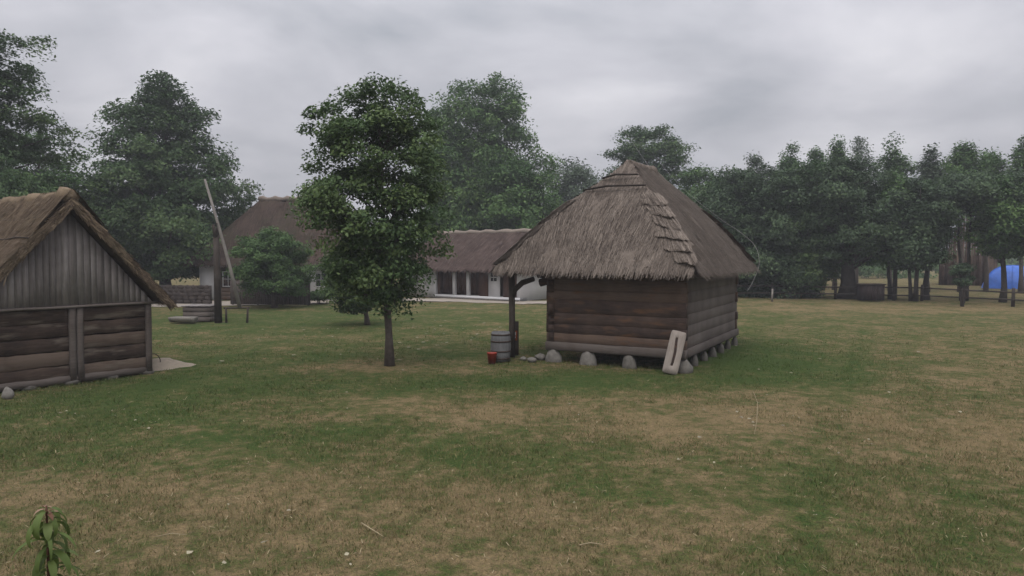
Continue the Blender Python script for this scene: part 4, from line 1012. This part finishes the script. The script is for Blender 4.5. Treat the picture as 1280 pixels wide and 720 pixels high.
# ------------------------------------------------------------------ small things on the lawn
def litter():
    rs = np.random.RandomState(13); mb = MB()
    spots = [(430, 400, 60, 12), (380, 412, 60, 10), (520, 425, 60, 14), (590, 420, 50, 16), (470, 440, 60, 8), (560, 410, 60, 12), (90, 520, 30, 4), (140, 515, 30, 3), (190, 530, 40, 3), (320, 430, 80, 8), (420, 505, 70, 4), (1000, 520, 200, 12), (760, 600, 300, 10), (300, 660, 200, 8), (930, 515, 60, 10), (1000, 440, 180, 8)]
    for px, py, s_, n in spots:
        for k in range(n):
            q = G(px + rs.normal(0, s_*.5), max(385, py + rs.normal(0, s_*.14))); r = rs.uniform(.015, .05) * (1 if py > 450 else 2.0); m_ = 6
            V = [(q.x + r*rs.uniform(.6, 1.2)*math.cos(a), q.y + r*.8*rs.uniform(.6, 1.2)*math.sin(a), rs.uniform(.015, .045)) for a in np.linspace(0, 2*math.pi, m_, endpoint=False)]
            mb.add(V, [tuple(range(m_))], rs.uniform(0, 1))
    tag(mb.build('litter_scraps', plain('pale_scraps', (.24, .215, .15), .35, 5)), 'pale dry leaves and chips scattered over the lawn', 'leaf litter', kind='stuff')
litter()
def straw_bits():
    rs = np.random.RandomState(17); n = 900; yy = 6.8 + 16*rs.beta(1, 2, n); xx = rs.uniform(-.78, .78, n)*yy
    a = rs.uniform(0, 6.28, n); l = rs.uniform(.01, .045, n); wv = .0018 + .0002*yy
    d = np.stack([np.cos(a)*l, np.sin(a)*l, rs.normal(0, .01, n)], 1); s_ = np.stack([-np.sin(a)*wv, np.cos(a)*wv, 0*a], 1)
    P = np.stack([xx, yy, rs.uniform(.01, .045, n)], 1)
    mb = MB(); mb.add(np.stack([P-d-s_, P-d+s_, P+d+s_, P+d-s_], 1).reshape(-1, 3), np.arange(n*4).reshape(-1, 4), np.repeat(rs.uniform(0, 1, n), 4))
    tag(mb.build('dry_straw', M['straw']), 'bits of dry straw strewn through the near grass', 'straw', kind='stuff')
straw_bits()
def twig(pts, label, r=.008):
    P = [G(*p) for p in pts]; mb = MB(); c = P[0].copy(); mb.tube([(p - c) + Vector((0, 0, .035)) for p in P], [r]*(len(P)-1) + [r*.5], 5)
    o = mb.build('dry_twig', M['straw']); o.location = c; tag(o, label, 'twig')
twig([(452, 657), (463, 664), (479, 674)], 'straight pale twig on the near lawn, left of centre')
twig([(724, 685), (738, 682), (753, 684)], 'short pale twig at the bottom edge, right of centre')
twig([(941, 490), (947, 505), (946, 528), (943, 545)], 'thin bent twig on the dry grass right of the granary', .006)
twig([(196, 674), (215, 670), (234, 672)], 'faint curved twig on the near lawn, right of the leafy shoot', .006)

# leafy shoot in front of the camera
sy = 3.0; sp = AT(58, 632, sy); root = thing('leafy_shoot', 'young leafy shoot with a reddish tip at the bottom left corner', 'plant', (sp.x, sy, 0))
zt = sp.z
mb = MB(); mb.tube([(.06, 0, -.02), (.03, .02, zt*.4), (.0, 0, zt*.8), (0, 0, zt)], [.016, .012, .008, .004], 7); mb.build('stem', plain('reddish_stem', (.10, .05, .035), .2, 8), root, smooth=True)
def leaf_blade(mb, base, d, L_, wd, curl, tint):
    d = Vector(d).normalized(); s_ = d.cross(Vector((0, 0, 1)));  s_ = s_.normalized() if s_.length > 1e-3 else Vector((1, 0, 0)); u = s_.cross(d); K = 8; V = []
    p = Vector(base); 
    for i in range(K + 1):
        f = i/K; wv = wd * math.sin(math.pi * min(1, f*.93 + .05))**.8
        cd = (d * math.cos(curl*f) - u * math.sin(curl*f)); nn = s_.cross(cd)
        V += [p - s_*wv + nn*wv*.35, p.copy(), p + s_*wv + nn*wv*.35]; p = p + cd * (L_/K)
    F = []
    for i in range(K): F += [(i*3, i*3+1, i*3+4, i*3+3), (i*3+1, i*3+2, i*3+5, i*3+4)]
    mb.add([tuple(v) for v in V], F, tint)
rs = np.random.RandomState(21); mb = MB()
for k in range(150):
    z = zt - .015 - (k/150)**1.15 * 1.4; a = k*2.4 + rs.normal(0, .3); up = rs.uniform(-.5, .6)
    leaf_blade(mb, (0.02*(zt - z), 0, z), (math.cos(a), math.sin(a), up), rs.uniform(.08, .19), rs.uniform(.008, .020), rs.uniform(1.4, 3.0), rs.uniform(0, 1))
mb.build('leaves', M['leaf_near'], root, smooth=True)
mb = MB()
for k in range(8):
    a = k*1.9 + .3; leaf_blade(mb, (0, 0, zt - .005 - .006*k), (math.cos(a), math.sin(a)*.6, rs.uniform(-.1, .6)), rs.uniform(.03, .075), rs.uniform(.005, .011), rs.uniform(.4, 2.2), rs.uniform(0, 1))
mb.build('tip_leaves', M['leaf_red'], root, smooth=True)

# ------------------------------------------------------------------ haze volume, added to lift the blacks of far trees
hz_m = bpy.data.materials.new('haze_air'); hz_m.use_nodes = True; t = hz_m.node_tree; t.nodes.clear()
pv = t.nodes.new('ShaderNodeVolumePrincipled'); pv.inputs['Color'].default_value = (.93, .95, 1, 1); pv.inputs['Density'].default_value = .0010; pv.inputs['Anisotropy'].default_value = .2
ho = t.nodes.new('ShaderNodeOutputMaterial'); t.links.new(pv.outputs[0], ho.inputs['Volume'])
mb = MB(); mb.box(-950, 950, -150, 1550, -1.5, 32); tag(mb.build('haze', hz_m), 'thin pale haze added over the yard to lift distant dark tones', 'haze', kind='stuff')
